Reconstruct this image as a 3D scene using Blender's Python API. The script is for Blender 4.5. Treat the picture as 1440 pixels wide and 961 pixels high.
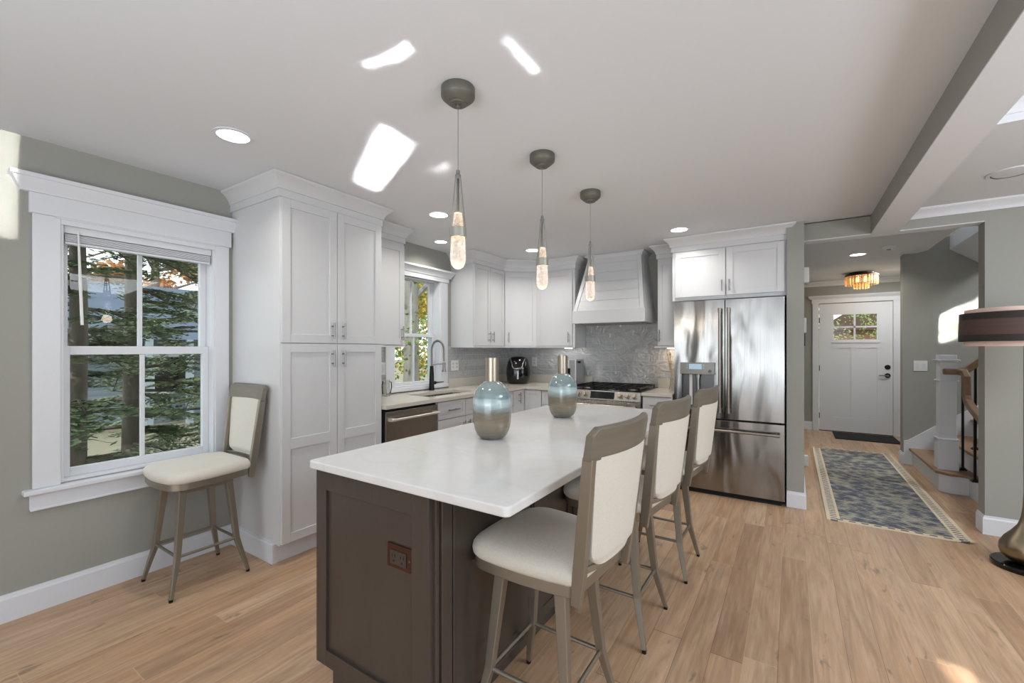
import bpy, bmesh, math, random
from mathutils import Vector, Matrix
from math import sin, cos, pi, radians

for o in list(bpy.data.objects):
    bpy.data.objects.remove(o)
scene = bpy.context.scene
COL = scene.collection

# ------------------------------------------------------------------ camera
FPX = 608.0
YAW = math.atan2(394, 608)
cam_data = bpy.data.cameras.new('camera')
cam_data.sensor_width = 36.0
cam_data.lens = FPX / 1440 * 36.0
cam_data.shift_y = (490.8 - 480.5) / 1440
cam_data.clip_start = 0.05
cam_data.clip_end = 400
cam = bpy.data.objects.new('camera', cam_data)
cam.location = (0, 0, 1.35)
cam.rotation_euler = (pi / 2, 0, YAW)
COL.objects.link(cam)
scene.camera = cam

# ------------------------------------------------------------------ exposure
vs = scene.view_settings
vs.view_transform = 'Standard'
vs.look = 'None'
vs.gamma = 1.0
vs.use_curve_mapping = False
vs.exposure = 0.07

# ------------------------------------------------------------------ world
W_STRENGTH = 2.3
world = bpy.data.worlds.new('world')
scene.world = world
world.use_nodes = True
bgn = world.node_tree.nodes['Background']
bgn.inputs[0].default_value = (0.86, 0.93, 1.0, 1)
bgn.inputs[1].default_value = W_STRENGTH

# ------------------------------------------------------------------ lights
def look_dir(o, d):
    o.rotation_euler = Vector(d).to_track_quat('-Z', 'Y').to_euler()

def sun(name, d, energy, color=(1, 1, 1), angle=1.0):
    l = bpy.data.lights.new(name, 'SUN')
    l.energy = energy; l.color = color; l.angle = radians(angle)
    o = bpy.data.objects.new(name, l); COL.objects.link(o); look_dir(o, d)
    return o

def area(name, loc, d, sx, sy, energy, color=(1, 1, 1), spread=180, shape='RECTANGLE'):
    l = bpy.data.lights.new(name, 'AREA')
    l.shape = shape; l.size = sx; l.size_y = sy
    l.energy = energy; l.color = color; l.spread = radians(spread)
    o = bpy.data.objects.new(name, l); COL.objects.link(o)
    o.location = loc; look_dir(o, d)
    return o

sun('sun', (-0.30, 0.80, -0.62), 2.4, (1.0, 0.93, 0.82), 0.6)
# added lamps as daylight through assumed rear glazed doors and living room side windows
area('rear_daylight_fill', (-0.4, -3.6, 1.35), (0, 1, 0.02), 4.2, 2.0, 26, (0.96, 0.985, 1.0))
area('side_daylight_fill', (4.6, 0.2, 1.35), (-1, 0, 0.0), 3.4, 1.7, 12, (0.97, 0.985, 1.0))
# added ceiling-bounce fill lamps, behind the camera and in the living room
area('ceiling_bounce_fill', (-0.6, -1.3, 1.1), (-0.05, 0.1, 1), 2.0, 1.6, 44, (0.80, 0.90, 1.0))
area('ceiling_bounce_fill', (2.9, 0.6, 1.1), (0, 0.1, 1), 1.6, 2.0, 125, (0.83, 0.915, 1.0))
area('living_side_fill', (2.1, 2.2, 2.5), (-0.25, 0.1, -1), 1.6, 1.6, 66, (0.90, 0.95, 1.0))  # unseen fill lamp added to brighten the right side floor and wall
area('stairwell_fill', (3.1, 5.7, 3.36), (-0.3, 0, -1), 0.8, 1.6, 100, (0.92, 0.96, 1.0))  # fill added under the stairwell ceiling to lift the hall and stairs
area('foyer_fill', (1.2, 7.9, 2.44), (-0.1, 0, -1), 0.5, 0.9, 20, (0.92, 0.96, 1.0))  # second hall fill, added just below the closed ceiling

def beam_patch(name, loc, c, e1, e2, n, energy, color=(1, 0.98, 0.94), spread=2.0):
    """added narrow-beam lamp imitating a sun patch: lamp at loc whose beam lands at c on a surface with normal n,
    drawing a patch spanned by e1 and e2 there"""
    loc = Vector(loc); c = Vector(c); d = (c - loc).normalized(); n = Vector(n)
    e1 = Vector(e1); e2 = Vector(e2)
    a = e1 - d * e1.dot(d)
    b = e2 - d * e2.dot(d)
    sx = a.length
    x = a.normalized()
    y = d.cross(x) * -1
    if y.dot(b) < 0: pass
    sy = abs(b.dot(y))
    z = -d
    y = z.cross(x)
    l = bpy.data.lights.new(name, 'AREA'); l.shape = 'RECTANGLE'
    l.size = sx; l.size_y = max(sy, 0.01); l.energy = energy; l.color = color; l.spread = radians(spread * 0.25)
    o = bpy.data.objects.new(name, l); COL.objects.link(o)
    M = Matrix((x, y, z)).transposed().to_4x4(); M.translation = loc
    o.matrix_world = M
    return o

UP = (0, 0, 1)
beam_patch('ceiling_patch_lamp', (-1.3, -1.4, 0.5), (-2.02, 1.70, 2.43), (-0.74, 0.36, 0), (0.09, 0.19, 0), UP, 0.75)  # added unseen lamps behind the camera imitate reflected sun patches on the ceiling
beam_patch('ceiling_patch_lamp', (-1.3, -1.4, 0.5), (-1.74, 1.50, 2.43), (-0.18, 0.05, 0), (0.04, 0.14, 0), UP, 0.08)
beam_patch('ceiling_patch_lamp', (-1.0, -1.3, 0.5), (-1.20, 1.10, 2.43), (-0.12, 0.02, 0), (0.0, 0.05, 0), UP, 0.05)
beam_patch('ceiling_patch_lamp', (-1.0, -1.3, 0.5), (-1.30, 1.09, 2.43), (-0.14, -0.03, 0), (0.01, 0.04, 0), UP, 0.05)
beam_patch('ceiling_patch_lamp', (-0.6, -1.3, 0.5), (-0.84, 1.36, 2.43), (0.0, 0.21, 0), (0.035, 0, 0), UP, 0.06)
beam_patch('ceiling_patch_lamp', (-1.3, -1.2, 0.5), (-1.76, 1.93, 2.43), (-0.14, 0.02, 0), (0.0, 0.07, 0), UP, 0.06)
beam_patch('wall_patch_lamp', (2.2, -0.9, 1.9), (-3.265, 0.22, 2.17), (0, 0.50, 0), (0, 0, 0.53), (1, 0, 0), 1.5, spread=1.6)  # added narrow lamp out of view imitates a sun patch on the left wall
for z0, z1 in ((1.383, 1.508), (1.542, 1.76)):
    zc = (z0 + z1) / 2
    cx = 1.70
    c = (cx, 6.77, zc + 0.57 * (cx - 1.40))
    beam_patch('stair_patch_lamp', (c[0] + 0.85, c[1] - 0.85, c[2] + 0.97), c, (0.60, 0, 0.34), (0, 0, (z1 - z0) * 0.80), (0, -1, 0), 1.2 * (z1 - z0) / 0.2, spread=0.8)  # added lamps hidden in the stairwell imitate sunlit panes; no window is built there
beam_patch('floor_patch_lamp', (1.3, -1.5, 1.9), (0.60, 2.36, 0.0), (-0.05, 0.42, 0), (0.10, 0, 0), UP, 0.18)  # added narrow lamp behind the camera imitates a sliver of sun on the floor

# ------------------------------------------------------------------ colour and material helpers
def lin(r, g, b, a=1.0):
    f = lambda v: (v / 255 / 12.92) if v / 255 <= 0.04045 else ((v / 255 + 0.055) / 1.055) ** 2.4
    return (f(r), f(g), f(b), a)

class NT:
    def __init__(s, name):
        s.m = bpy.data.materials.new(name); s.m.use_nodes = True
        s.t = s.m.node_tree; s.b = s.t.nodes['Principled BSDF']; s.out = s.t.nodes['Material Output']
    def n(s, typ, **kw):
        x = s.t.nodes.new(typ)
        for k, v in kw.items():
            if k.startswith('i_'):
                x.inputs[k[2:].replace('_', ' ')].default_value = v
            else: setattr(x, k, v)
        return x
    def l(s, a, b): s.t.links.new(a, b)
    def val(s, inp, v):
        if hasattr(v, 'is_linked') or hasattr(v, 'links'): s.l(v, inp)
        else: inp.default_value = v
    def math(s, op, a, b=None, c=None, clamp=False):
        x = s.t.nodes.new('ShaderNodeMath'); x.operation = op; x.use_clamp = clamp
        s.val(x.inputs[0], a)
        if b is not None: s.val(x.inputs[1], b)
        if c is not None: s.val(x.inputs[2], c)
        return x.outputs[0]
    def mix(s, f, a, b, mode='MIX'):
        x = s.t.nodes.new('ShaderNodeMix'); x.data_type = 'RGBA'; x.blend_type = mode
        s.val(x.inputs[0], f); s.val(x.inputs[6], a); s.val(x.inputs[7], b)
        return x.outputs[2]
    def ramp(s, f, stops):
        x = s.t.nodes.new('ShaderNodeValToRGB'); r = x.color_ramp
        while len(r.elements) > 1: r.elements.remove(r.elements[-1])
        r.elements[0].position = 0.0
        for i, (p, c) in enumerate(stops):
            e = r.elements[0] if i == 0 else r.elements.new(p)
            e.color = c if len(c) == 4 else (*c, 1)
        for i, (p, c) in enumerate(stops):
            r.elements[i].position = p
        s.val(x.inputs[0], f)
        return x.outputs[0]
    def coord(s, scale=(1, 1, 1), kind='Object', rot=(0, 0, 0), loc=(0, 0, 0)):
        tc = s.t.nodes.new('ShaderNodeTexCoord'); mp = s.t.nodes.new('ShaderNodeMapping')
        mp.inputs['Scale'].default_value = scale; mp.inputs['Rotation'].default_value = rot; mp.inputs['Location'].default_value = loc
        s.l(tc.outputs[kind], mp.inputs[0]); return mp.outputs[0]
    def noise(s, vec, scale=5, detail=3, rough=0.5, dist=0.0):
        x = s.t.nodes.new('ShaderNodeTexNoise'); x.inputs['Scale'].default_value = scale
        x.inputs['Detail'].default_value = detail; x.inputs['Roughness'].default_value = rough
        x.inputs['Distortion'].default_value = dist
        if vec is not None: s.l(vec, x.inputs['Vector'])
        return x.outputs[0]
    def bump(s, h, strength=0.2, dist=0.01):
        x = s.t.nodes.new('ShaderNodeBump'); x.inputs['Strength'].default_value = strength; x.inputs['Distance'].default_value = dist
        s.l(h, x.inputs['Height']); s.l(x.outputs[0], s.b.inputs['Normal'])
    def set(s, color=None, rough=None, metal=None, **kw):
        if color is not None: s.val(s.b.inputs['Base Color'], color)
        if rough is not None: s.val(s.b.inputs['Roughness'], rough)
        if metal is not None: s.val(s.b.inputs['Metallic'], metal)
        for k, v in kw.items(): s.val(s.b.inputs[k.replace('_', ' ')], v)
        return s.m

def plain(name, rgb, rough=0.5, metal=0.0, **kw):
    return NT(name).set(lin(*rgb), rough, metal, **kw)

def painted(name, rgb, rough=0.6, amt=0.02, scale=40):
    t = NT(name); v = t.coord(); n = t.noise(v, scale, 3)
    c = lin(*rgb); d = tuple(max(0, x * (1 - amt)) for x in c[:3]) + (1,)
    t.set(t.mix(n, c, d), rough)
    t.bump(n, 0.04, 0.002)
    return t.m

M = {}
M['wall'] = painted('wall_paint_greige', (154, 154, 147), 0.75)
M['ceiling'] = painted('ceiling_paint', (218, 221, 225), 0.85)
M['trim'] = painted('trim_paint_white', (216, 219, 224), 0.42)
M['cab'] = painted('cabinet_paint_white', (207, 208, 210), 0.38)
M['doorpaint'] = painted('door_paint', (222, 223, 226), 0.45)
M['steelbar'] = plain('brushed_nickel', (150, 150, 150), 0.32, 1.0)
M['black'] = plain('black_metal', (14, 14, 15), 0.35, 0.3)
M['blackgloss'] = plain('black_gloss_plastic', (10, 10, 12), 0.12)
M['darkgap'] = plain('dark_recess', (12, 12, 12), 0.8)
M['plastic'] = plain('white_plastic', (225, 225, 222), 0.4)
M['glassblack'] = plain('black_display_glass', (16, 17, 20), 0.08)

def mat_steel(name, rgb, rough=0.24, wav=0.5, vertical=True, sc=(1, 1, 1)):
    t = NT(name)
    v = t.coord((2.2, 2.2, 0.7)); n = t.noise(v, 1.5, 2, 0.4, 0.6)
    v2 = t.coord((260, 260, 2) if vertical else (2, 2, 260)); g = t.noise(v2, 1.0, 2, 0.6)
    r = t.math('MULTIPLY_ADD', g, 0.14, rough - 0.07)
    c = t.mix(g, lin(*rgb), lin(*[max(0, x - 16) for x in rgb]))
    t.set(c, r, 1.0)
    t.bump(n, wav, 0.06)
    return t.m
M['steel'] = mat_steel('stainless_steel', (158, 157, 155), 0.2, 0.6)
M['steel_flat'] = mat_steel('stainless_steel_flat', (180, 178, 174), 0.28, 0.04)
M['steel_dark'] = mat_steel('slate_steel', (160, 153, 144), 0.3, 0.05)
M['pale_handle'] = plain('pale_brushed_handle', (214, 209, 200), 0.4, 0.6)
M['champagne'] = mat_steel('champagne_metal', (186, 175, 160), 0.36, 0.0)
M['stool_metal'] = NT('stool_metal').set(lin(146, 139, 126), 0.38, 0.65)
M['canopy'] = NT('pendant_metal').set(lin(112, 110, 102), 0.5, 0.5)
M['pmetal'] = NT('pendant_satin_nickel').set(lin(165, 164, 156), 0.4, 0.5)
M['bronze'] = mat_steel('lamp_bronze', (158, 146, 124), 0.34, 0.05)

def mat_quartz():
    t = NT('white_quartz'); v = t.coord()
    n = t.noise(v, 2.2, 8, 0.62, 1.6); m = t.noise(v, 9, 6, 0.6, 0.8)
    veins = t.ramp(n, [(0.0, lin(228, 228, 227)), (0.44, lin(232, 232, 231)), (0.5, lin(227, 227, 227)), (0.56, lin(233, 233, 232)), (1.0, lin(228, 228, 226))])
    c = t.mix(t.math('MULTIPLY', m, 0.35), veins, lin(216, 217, 217))
    t.set(c, 0.14)
    return t.m
M['quartz'] = mat_quartz()
M['quartz_warm'] = painted('warm_quartz', (206, 200, 189), 0.16, 0.08, 8)

def mat_floor():
    t = NT('oak_plank_floor')
    tc = t.n('ShaderNodeTexCoord'); sp = t.n('ShaderNodeSeparateXYZ'); t.l(tc.outputs['Object'], sp.inputs[0])
    X, Y = sp.outputs[0], sp.outputs[1]
    PW = 0.127; PL = 1.7
    xr = t.math('DIVIDE', t.math('ADD', X, 0.052 + 10 * PW), PW)
    row = t.math('FLOOR', xr); fx = t.math('FRACT', xr)
    wn = t.n('ShaderNodeTexWhiteNoise', noise_dimensions='1D'); t.l(row, wn.inputs['W'])
    yr = t.math('ADD', t.math('DIVIDE', Y, PL), t.math('MULTIPLY', wn.outputs[0], 7.31))
    idx = t.math('FLOOR', yr); fy = t.math('FRACT', yr)
    cmb = t.n('ShaderNodeCombineXYZ'); t.l(row, cmb.inputs[0]); t.l(idx, cmb.inputs[1])
    w2 = t.n('ShaderNodeTexWhiteNoise', noise_dimensions='2D'); t.l(cmb.outputs[0], w2.inputs['Vector'])
    rnd = w2.outputs[0]
    # grain, shifted per plank
    g = t.n('ShaderNodeCombineXYZ')
    t.l(t.math('MULTIPLY', X, 9.0), g.inputs[0]); t.l(t.math('MULTIPLY', Y, 1.1), g.inputs[1]); t.l(t.math('MULTIPLY', rnd, 40), g.inputs[2])
    n1 = t.noise(g.outputs[0], 1.6, 6, 0.62, 1.4)
    g2 = t.n('ShaderNodeCombineXYZ')
    t.l(t.math('MULTIPLY', X, 60.0), g2.inputs[0]); t.l(t.math('MULTIPLY', Y, 3.0), g2.inputs[1]); t.l(t.math('MULTIPLY', rnd, 90), g2.inputs[2])
    n2 = t.noise(g2.outputs[0], 1.0, 4, 0.6, 0.3)
    base = t.ramp(rnd, [(0.0, lin(168, 134, 104)), (0.25, lin(206, 170, 136)), (0.5, lin(190, 152, 118)), (0.75, lin(212, 180, 148)), (1.0, lin(176, 140, 109))])
    c1 = t.mix(t.math('MULTIPLY', t.ramp(n1, [(0.35, (0, 0, 0)), (0.75, (1, 1, 1))]), 0.62), base, lin(128, 98, 74))
    c2 = t.mix(t.math('MULTIPLY', t.ramp(n2, [(0.45, (0, 0, 0)), (0.7, (1, 1, 1))]), 0.30), c1, lin(214, 190, 164))
    # knots and grey mineral streaks
    kv = t.n('ShaderNodeCombineXYZ'); t.l(t.math('MULTIPLY', X, 13.0), kv.inputs[0]); t.l(t.math('MULTIPLY', Y, 4.5), kv.inputs[1]); t.l(rnd, kv.inputs[2])
    kn = t.noise(kv.outputs[0], 1.0, 4, 0.6, 0.5)
    km = t.ramp(kn, [(0.645, (0, 0, 0)), (0.72, (1, 1, 1))])
    sv = t.n('ShaderNodeCombineXYZ'); t.l(t.math('MULTIPLY', X, 34.0), sv.inputs[0]); t.l(t.math('MULTIPLY', Y, 1.3), sv.inputs[1]); t.l(t.math('MULTIPLY', rnd, 17), sv.inputs[2])
    stn = t.noise(sv.outputs[0], 1.0, 5, 0.65, 0.9)
    c2 = t.mix(t.math('MULTIPLY', t.ramp(stn, [(0.5, (0, 0, 0)), (0.68, (1, 1, 1))]), 0.45), c2, lin(142, 116, 92))
    c3 = t.mix(t.math('MULTIPLY', km, 0.62), c2, lin(104, 90, 78))
    e1 = t.math('LESS_THAN', fx, 0.016); e2 = t.math('LESS_THAN', fy, 0.0022)
    seam = t.math('MAXIMUM', e1, e2)
    light = t.math('GREATER_THAN', rnd, 0.5)
    sc = t.mix(light, lin(96, 78, 62), lin(196, 170, 140))
    c4 = t.mix(t.math('MULTIPLY', seam, 0.75), c3, sc)
    t.set(c4, t.math('MULTIPLY_ADD', n2, 0.12, 0.36))
    t.bump(t.math('SUBTRACT', n2, t.math('MULTIPLY', seam, 2.0)), 0.12, 0.002)
    return t.m
M['floor'] = mat_floor()

def mat_tile(axis):
    t = NT('handmade_tile_' + axis)
    tc = t.n('ShaderNodeTexCoord'); sp = t.n('ShaderNodeSeparateXYZ'); t.l(tc.outputs['Object'], sp.inputs[0])
    H = sp.outputs[0] if axis == 'back' else sp.outputs[1]
    TW, TH = 0.305, 0.0655
    zr = t.math('DIVIDE', t.math('ADD', sp.outputs[2], 0.03), TH); row = t.math('FLOOR', zr); fz = t.math('FRACT', zr)
    off = t.math('MULTIPLY', row, 0.37)
    hr = t.math('ADD', t.math('DIVIDE', H, TW), off); ix = t.math('FLOOR', hr); fh = t.math('FRACT', hr)
    cb = t.n('ShaderNodeCombineXYZ'); t.l(row, cb.inputs[0]); t.l(ix, cb.inputs[1])
    w = t.n('ShaderNodeTexWhiteNoise', noise_dimensions='2D'); t.l(cb.outputs[0], w.inputs['Vector'])
    seam = t.math('MAXIMUM', t.math('LESS_THAN', fz, 0.05), t.math('LESS_THAN', fh, 0.011))
    v = t.coord((1, 1, 1)); n = t.noise(v, 14, 2, 0.4, 1.2); n3 = t.noise(v, 5, 2, 0.5, 0.4)
    c = t.mix(w.outputs[0], lin(176, 178, 180), lin(192, 193, 193))
    c = t.mix(t.math('MULTIPLY', n3, 0.5), c, lin(160, 165, 168))
    c = t.mix(seam, c, lin(200, 200, 196))
    t.set(c, t.math('MULTIPLY_ADD', seam, 0.5, 0.07))
    cv = t.coord((1, 1, 1)); big = t.noise(cv, 11, 1, 0.4, 1.8)
    hgt = t.math('ADD', t.math('MULTIPLY', big, 1.0), t.math('MULTIPLY', w.outputs[0], 0.2))
    hgt = t.math('SUBTRACT', hgt, t.math('MULTIPLY', seam, 0.25))
    t.bump(hgt, 0.8, 0.02)
    return t.m
M['tile_left'] = mat_tile('left'); M['tile_back'] = mat_tile('back')

def mat_island():
    t = NT('espresso_stained_wood'); v = t.coord((7, 7, 0.9)); n = t.noise(v, 2, 5, 0.6, 0.5)
    v2 = t.coord((90, 90, 3)); g = t.noise(v2, 1, 3, 0.6)
    b = t.noise(t.coord((1.4, 1.4, 0.8)), 1.6, 2, 0.5)
    c = t.mix(n, lin(60, 53, 48), lin(78, 70, 64)); c = t.mix(t.math('MULTIPLY', g, 0.3), c, lin(58, 51, 47))
    c = t.mix(t.math('MULTIPLY', b, 0.5), c, lin(80, 72, 66))
    t.set(c, 0.27); t.bump(g, 0.04, 0.002)
    return t.m
M['island'] = mat_island()

def mat_fabric(name, rgb, rgb2):
    t = NT(name); v = t.coord(); n = t.noise(v, 160, 3, 0.7); w = t.noise(v, 420, 2, 0.5)
    t.set(t.mix(n, lin(*rgb), lin(*rgb2)), 0.95, Sheen_Weight=0.25)
    t.bump(t.math('ADD', n, w), 0.45, 0.003)
    return t.m
M['fabric'] = mat_fabric('cream_boucle_fabric', (224, 219, 209), (204, 200, 188))

def mat_wood(name, a, b, rough=0.5, sc=(3, 30, 30)):
    t = NT(name); v = t.coord(sc); n = t.noise(v, 1.4, 5, 0.6, 0.6)
    t.set(t.mix(n, lin(*a), lin(*b)), rough); t.bump(n, 0.08, 0.002)
    return t.m
M['crest'] = mat_wood('grey_stained_crest_rail', (124, 116, 102), (98, 91, 80), 0.42, (4, 4, 40))
M['tread'] = mat_wood('oak_tread', (158, 128, 102), (128, 98, 74), 0.45, (14, 2, 14))
M['rail'] = mat_wood('oak_handrail', (150, 122, 98), (112, 86, 66), 0.45, (20, 20, 20))

def mat_vase():
    t = NT('ombre_art_glass'); tc = t.n('ShaderNodeTexCoord'); sp = t.n('ShaderNodeSeparateXYZ'); t.l(tc.outputs['Object'], sp.inputs[0])
    v = t.coord((2.5, 2.5, 9)); n = t.noise(v, 1.6, 4, 0.55, 1.2)
    z = t.math('ADD', sp.outputs[2], t.math('MULTIPLY', t.math('SUBTRACT', n, 0.5), 0.07))
    f = t.math('DIVIDE', z, 0.28)
    c = t.ramp(f, [(0.0, lin(70, 72, 60)), (0.25, lin(120, 100, 72)), (0.46, lin(102, 90, 70)), (0.55, lin(140, 152, 150)), (0.61, lin(186, 206, 208)), (0.69, lin(158, 182, 184)), (0.72, lin(112, 132, 136)), (1.0, lin(126, 144, 144))])
    st = t.noise(t.coord((3, 3, 60)), 1.2, 3, 0.5, 1.0)
    c = t.mix(t.math('MULTIPLY', st, 0.22), c, lin(200, 214, 212))
    t.set(c, 0.12, Coat_Weight=0.7, Coat_Roughness=0.03)
    return t.m
M['vase'] = mat_vase()

def mat_glass_pane():
    t = NT('window_glass')
    t.t.nodes.remove(t.b)
    tr = t.n('ShaderNodeBsdfTransparent'); tr.inputs[0].default_value = (0.93, 0.955, 0.94, 1)
    gl = t.n('ShaderNodeBsdfGlossy'); gl.inputs['Roughness'].default_value = 0.01
    fr = t.n('ShaderNodeFresnel'); fr.inputs[0].default_value = 1.45
    mx = t.n('ShaderNodeMixShader'); ge = t.n('ShaderNodeNewGeometry'); t.l(t.math('MULTIPLY', fr.outputs[0], t.math('SUBTRACT', 1.0, ge.outputs['Backfacing'])), mx.inputs[0]); t.l(tr.outputs[0], mx.inputs[1]); t.l(gl.outputs[0], mx.inputs[2])
    t.l(mx.outputs[0], t.out.inputs[0])
    return t.m
M['pane'] = mat_glass_pane()

def mat_pendant_glass():
    t = NT('seeded_crystal_glass'); v = t.coord((1, 1, 0.6))
    vo = t.n('ShaderNodeTexVoronoi'); vo.inputs['Scale'].default_value = 110; t.l(v, vo.inputs['Vector'])
    n = t.noise(v, 60, 3, 0.6, 2.0)
    t.set((1, 0.97, 0.94, 1), 0.03, Transmission_Weight=1.0, IOR=1.3)
    h = t.math('ADD', vo.outputs[0], n)
    t.bump(h, 0.9, 0.006)
    s = t.ramp(n, [(0.42, (0.0, 0.0, 0.0)), (0.62, (0.32, 0.32, 0.32))])
    t.val(t.b.inputs['Emission Color'], lin(255, 226, 200)); t.l(s, t.b.inputs['Emission Strength'])
    return t.m
M['pglass'] = mat_pendant_glass()

def emis(name, rgb, s):
    t = NT(name); t.set(lin(*rgb), 0.5)
    t.b.inputs['Emission Color'].default_value = lin(*rgb); t.b.inputs['Emission Strength'].default_value = s
    return t.m
M['lens'] = emis('led_lens', (255, 252, 246), 5.0)
M['warm_led'] = emis('warm_led', (255, 214, 170), 9.0)
M['bulb'] = emis('warm_bulb', (255, 200, 130), 6.0)
M['screen'] = emis('fridge_display', (150, 172, 190), 0.55)

# ------------------------------------------------------------------ mesh builder
class Fr:
    """cabinet face frame: o origin, u along the width, n out of the face"""
    def __init__(s, o, u, n):
        s.o = Vector(o); s.u = Vector(u).normalized(); s.n = Vector(n).normalized()
    def p(s, u, z, n):
        return s.o + s.u * u + s.n * n + Vector((0, 0, z))

class MB:
    def __init__(s): s.v = []; s.f = []
    def add(s, vs, fs):
        b = len(s.v); s.v += [Vector(x) for x in vs]; s.f += [tuple(b + i for i in f) for f in fs]
        return s
    def hexa(s, P):
        return s.add(P, [(0, 3, 2, 1), (4, 5, 6, 7), (0, 1, 5, 4), (1, 2, 6, 5), (2, 3, 7, 6), (3, 0, 4, 7)])
    def box(s, x0, x1, y0, y1, z0, z1):
        return s.hexa([(x0, y0, z0), (x1, y0, z0), (x1, y1, z0), (x0, y1, z0), (x0, y0, z1), (x1, y0, z1), (x1, y1, z1), (x0, y1, z1)])
    def fb(s, F, u0, u1, z0, z1, n0, n1):
        return s.hexa([F.p(u0, z0, n0), F.p(u1, z0, n0), F.p(u1, z0, n1), F.p(u0, z0, n1), F.p(u0, z1, n0), F.p(u1, z1, n0), F.p(u1, z1, n1), F.p(u0, z1, n1)])
    def ring_loft(s, rings, cap0=True, cap1=True, closed=True):
        n = len(rings[0]); vs = [p for r in rings for p in r]; fs = []
        for i in range(len(rings) - 1):
            for j in range(n if closed else n - 1):
                k = (j + 1) % n
                fs.append((i * n + j, i * n + k, (i + 1) * n + k, (i + 1) * n + j))
        if cap0: fs.append(tuple(range(n - 1, -1, -1)))
        if cap1: fs.append(tuple((len(rings) - 1) * n + j for j in range(n)))
        return s.add(vs, fs)
    def lathe(s, prof, c=(0, 0, 0), seg=32, cap0=True, cap1=True):
        c = Vector(c)
        rings = [[c + Vector((r * cos(2 * pi * j / seg), r * sin(2 * pi * j / seg), z)) for j in range(seg)] for r, z in prof]
        return s.ring_loft(rings, cap0, cap1)
    def tube(s, pts, r, seg=10, cap=True, closed=False):
        pts = [Vector(p) for p in pts]; n = len(pts)
        rs = r if isinstance(r, (list, tuple)) else [r] * n
        rings = []; up = None
        for i, p in enumerate(pts):
            if closed: d = (pts[(i + 1) % n] - pts[i - 1]).normalized()
            else:
                a = pts[max(i - 1, 0)]; b = pts[min(i + 1, n - 1)]; d = (b - a).normalized()
            if up is None:
                up = d.orthogonal().normalized()
            up = (up - d * up.dot(d)).normalized()
            w = d.cross(up)
            rings.append([p + (up * cos(2 * pi * j / seg) + w * sin(2 * pi * j / seg)) * rs[i] for j in range(seg)])
        if closed: rings.append(rings[0]); return s.ring_loft(rings, False, False)
        return s.ring_loft(rings, cap, cap)
    def cyl(s, a, b, r, seg=16, r2=None):
        return s.tube([a, b], [r, r if r2 is None else r2], seg)
    def bar(s, pts, sizes, xdir):
        """rectangular bar through points; sizes (w,d) at each; xdir = width direction"""
        pts = [Vector(p) for p in pts]; rings = []
        for i, p in enumerate(pts):
            a = pts[max(i - 1, 0)]; b = pts[min(i + 1, len(pts) - 1)]; d = (b - a).normalized()
            x = Vector(xdir); x = (x - d * x.dot(d)).normalized(); y = d.cross(x)
            w, h = sizes[i] if isinstance(sizes, list) else sizes
            rings.append([p + x * w / 2 + y * h / 2, p - x * w / 2 + y * h / 2, p - x * w / 2 - y * h / 2, p + x * w / 2 - y * h / 2])
        return s.ring_loft(rings)
    def prism(s, poly, z0, z1):
        n = len(poly)
        return s.ring_loft([[Vector((x, y, z0)) for x, y in poly], [Vector((x, y, z1)) for x, y in poly]])
    def prism_y(s, poly, y0, y1):
        return s.ring_loft([[Vector((x, y0, z)) for x, z in poly], [Vector((x, y1, z)) for x, z in poly]])
    def prism_x(s, poly, x0, x1):
        return s.ring_loft([[Vector((x0, y, z)) for y, z in poly], [Vector((x1, y, z)) for y, z in poly]])
    def crown(s, path, prof, side=1):
        """sweep prof [(out, z)] along an open xy path with mitred corners; out is to the right of travel * side"""
        path = [Vector((p[0], p[1])) for p in path]; rings = []
        def nrm(a, b):
            d = (b - a).normalized(); return Vector((d.y, -d.x)) * side
        for i, p in enumerate(path):
            if i == 0: m = nrm(path[0], path[1])
            elif i == len(path) - 1: m = nrm(path[-2], path[-1])
            else:
                n1 = nrm(path[i - 1], p); n2 = nrm(p, path[i + 1]); m = (n1 + n2); m = m / max(0.2, (1 + n1.dot(n2)))
            rings.append([Vector((p.x + m.x * o, p.y + m.y * o, z)) for o, z in prof])
        return s.ring_loft(rings)
    def build(s, name, mat, parent=None, bevel=0, smooth=None, base=None, seg=2):
        off = Vector((0, 0, 0))
        if base is not None: off = Vector(base)
        elif parent is not None and not parent.get('_local'):
            off = Vector(parent.get('_w', (0, 0, 0)))
        me = bpy.data.meshes.new(name)
        me.from_pydata([v - off for v in s.v], [], s.f)
        bm = bmesh.new(); bm.from_mesh(me); bmesh.ops.recalc_face_normals(bm, faces=bm.faces); bm.to_mesh(me); bm.free()
        if smooth:
            for p in me.polygons: p.use_smooth = True
            me.set_sharp_from_angle(angle=radians(smooth))
        me.materials.append(M[mat] if isinstance(mat, str) else mat)
        o = bpy.data.objects.new(name, me); COL.objects.link(o)
        if parent is not None:
            o.parent = parent
            o['_w'] = tuple(off)
            if parent.get('_local'): o['_local'] = 1
        elif base is not None:
            o.location = base; o['_w'] = tuple(base)
        if bevel:
            m = o.modifiers.new('bevel', 'BEVEL'); m.width = bevel; m.segments = seg; m.limit_method = 'ANGLE'; m.angle_limit = radians(40)
            m.harden_normals = False
        return o

def tag(o, label=None, cat=None, group=None, kind=None):
    if label: o['label'] = label
    if cat: o['category'] = cat
    if group: o['group'] = group
    if kind: o['kind'] = kind
    return o

def thing(name, label, cat, loc=(0, 0, 0), group=None, local=False, kind=None, rz=0):
    o = bpy.data.objects.new(name, None); COL.objects.link(o)
    o.empty_display_size = 0.1; o.location = loc; o.rotation_euler.z = rz
    o['_w'] = tuple(loc)
    if local: o['_local'] = 1
    return tag(o, label, cat, group, kind)

def struct(name, mb, mat, **kw):
    o = mb.build(name, mat, **kw); o['kind'] = 'structure'; return o

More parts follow.
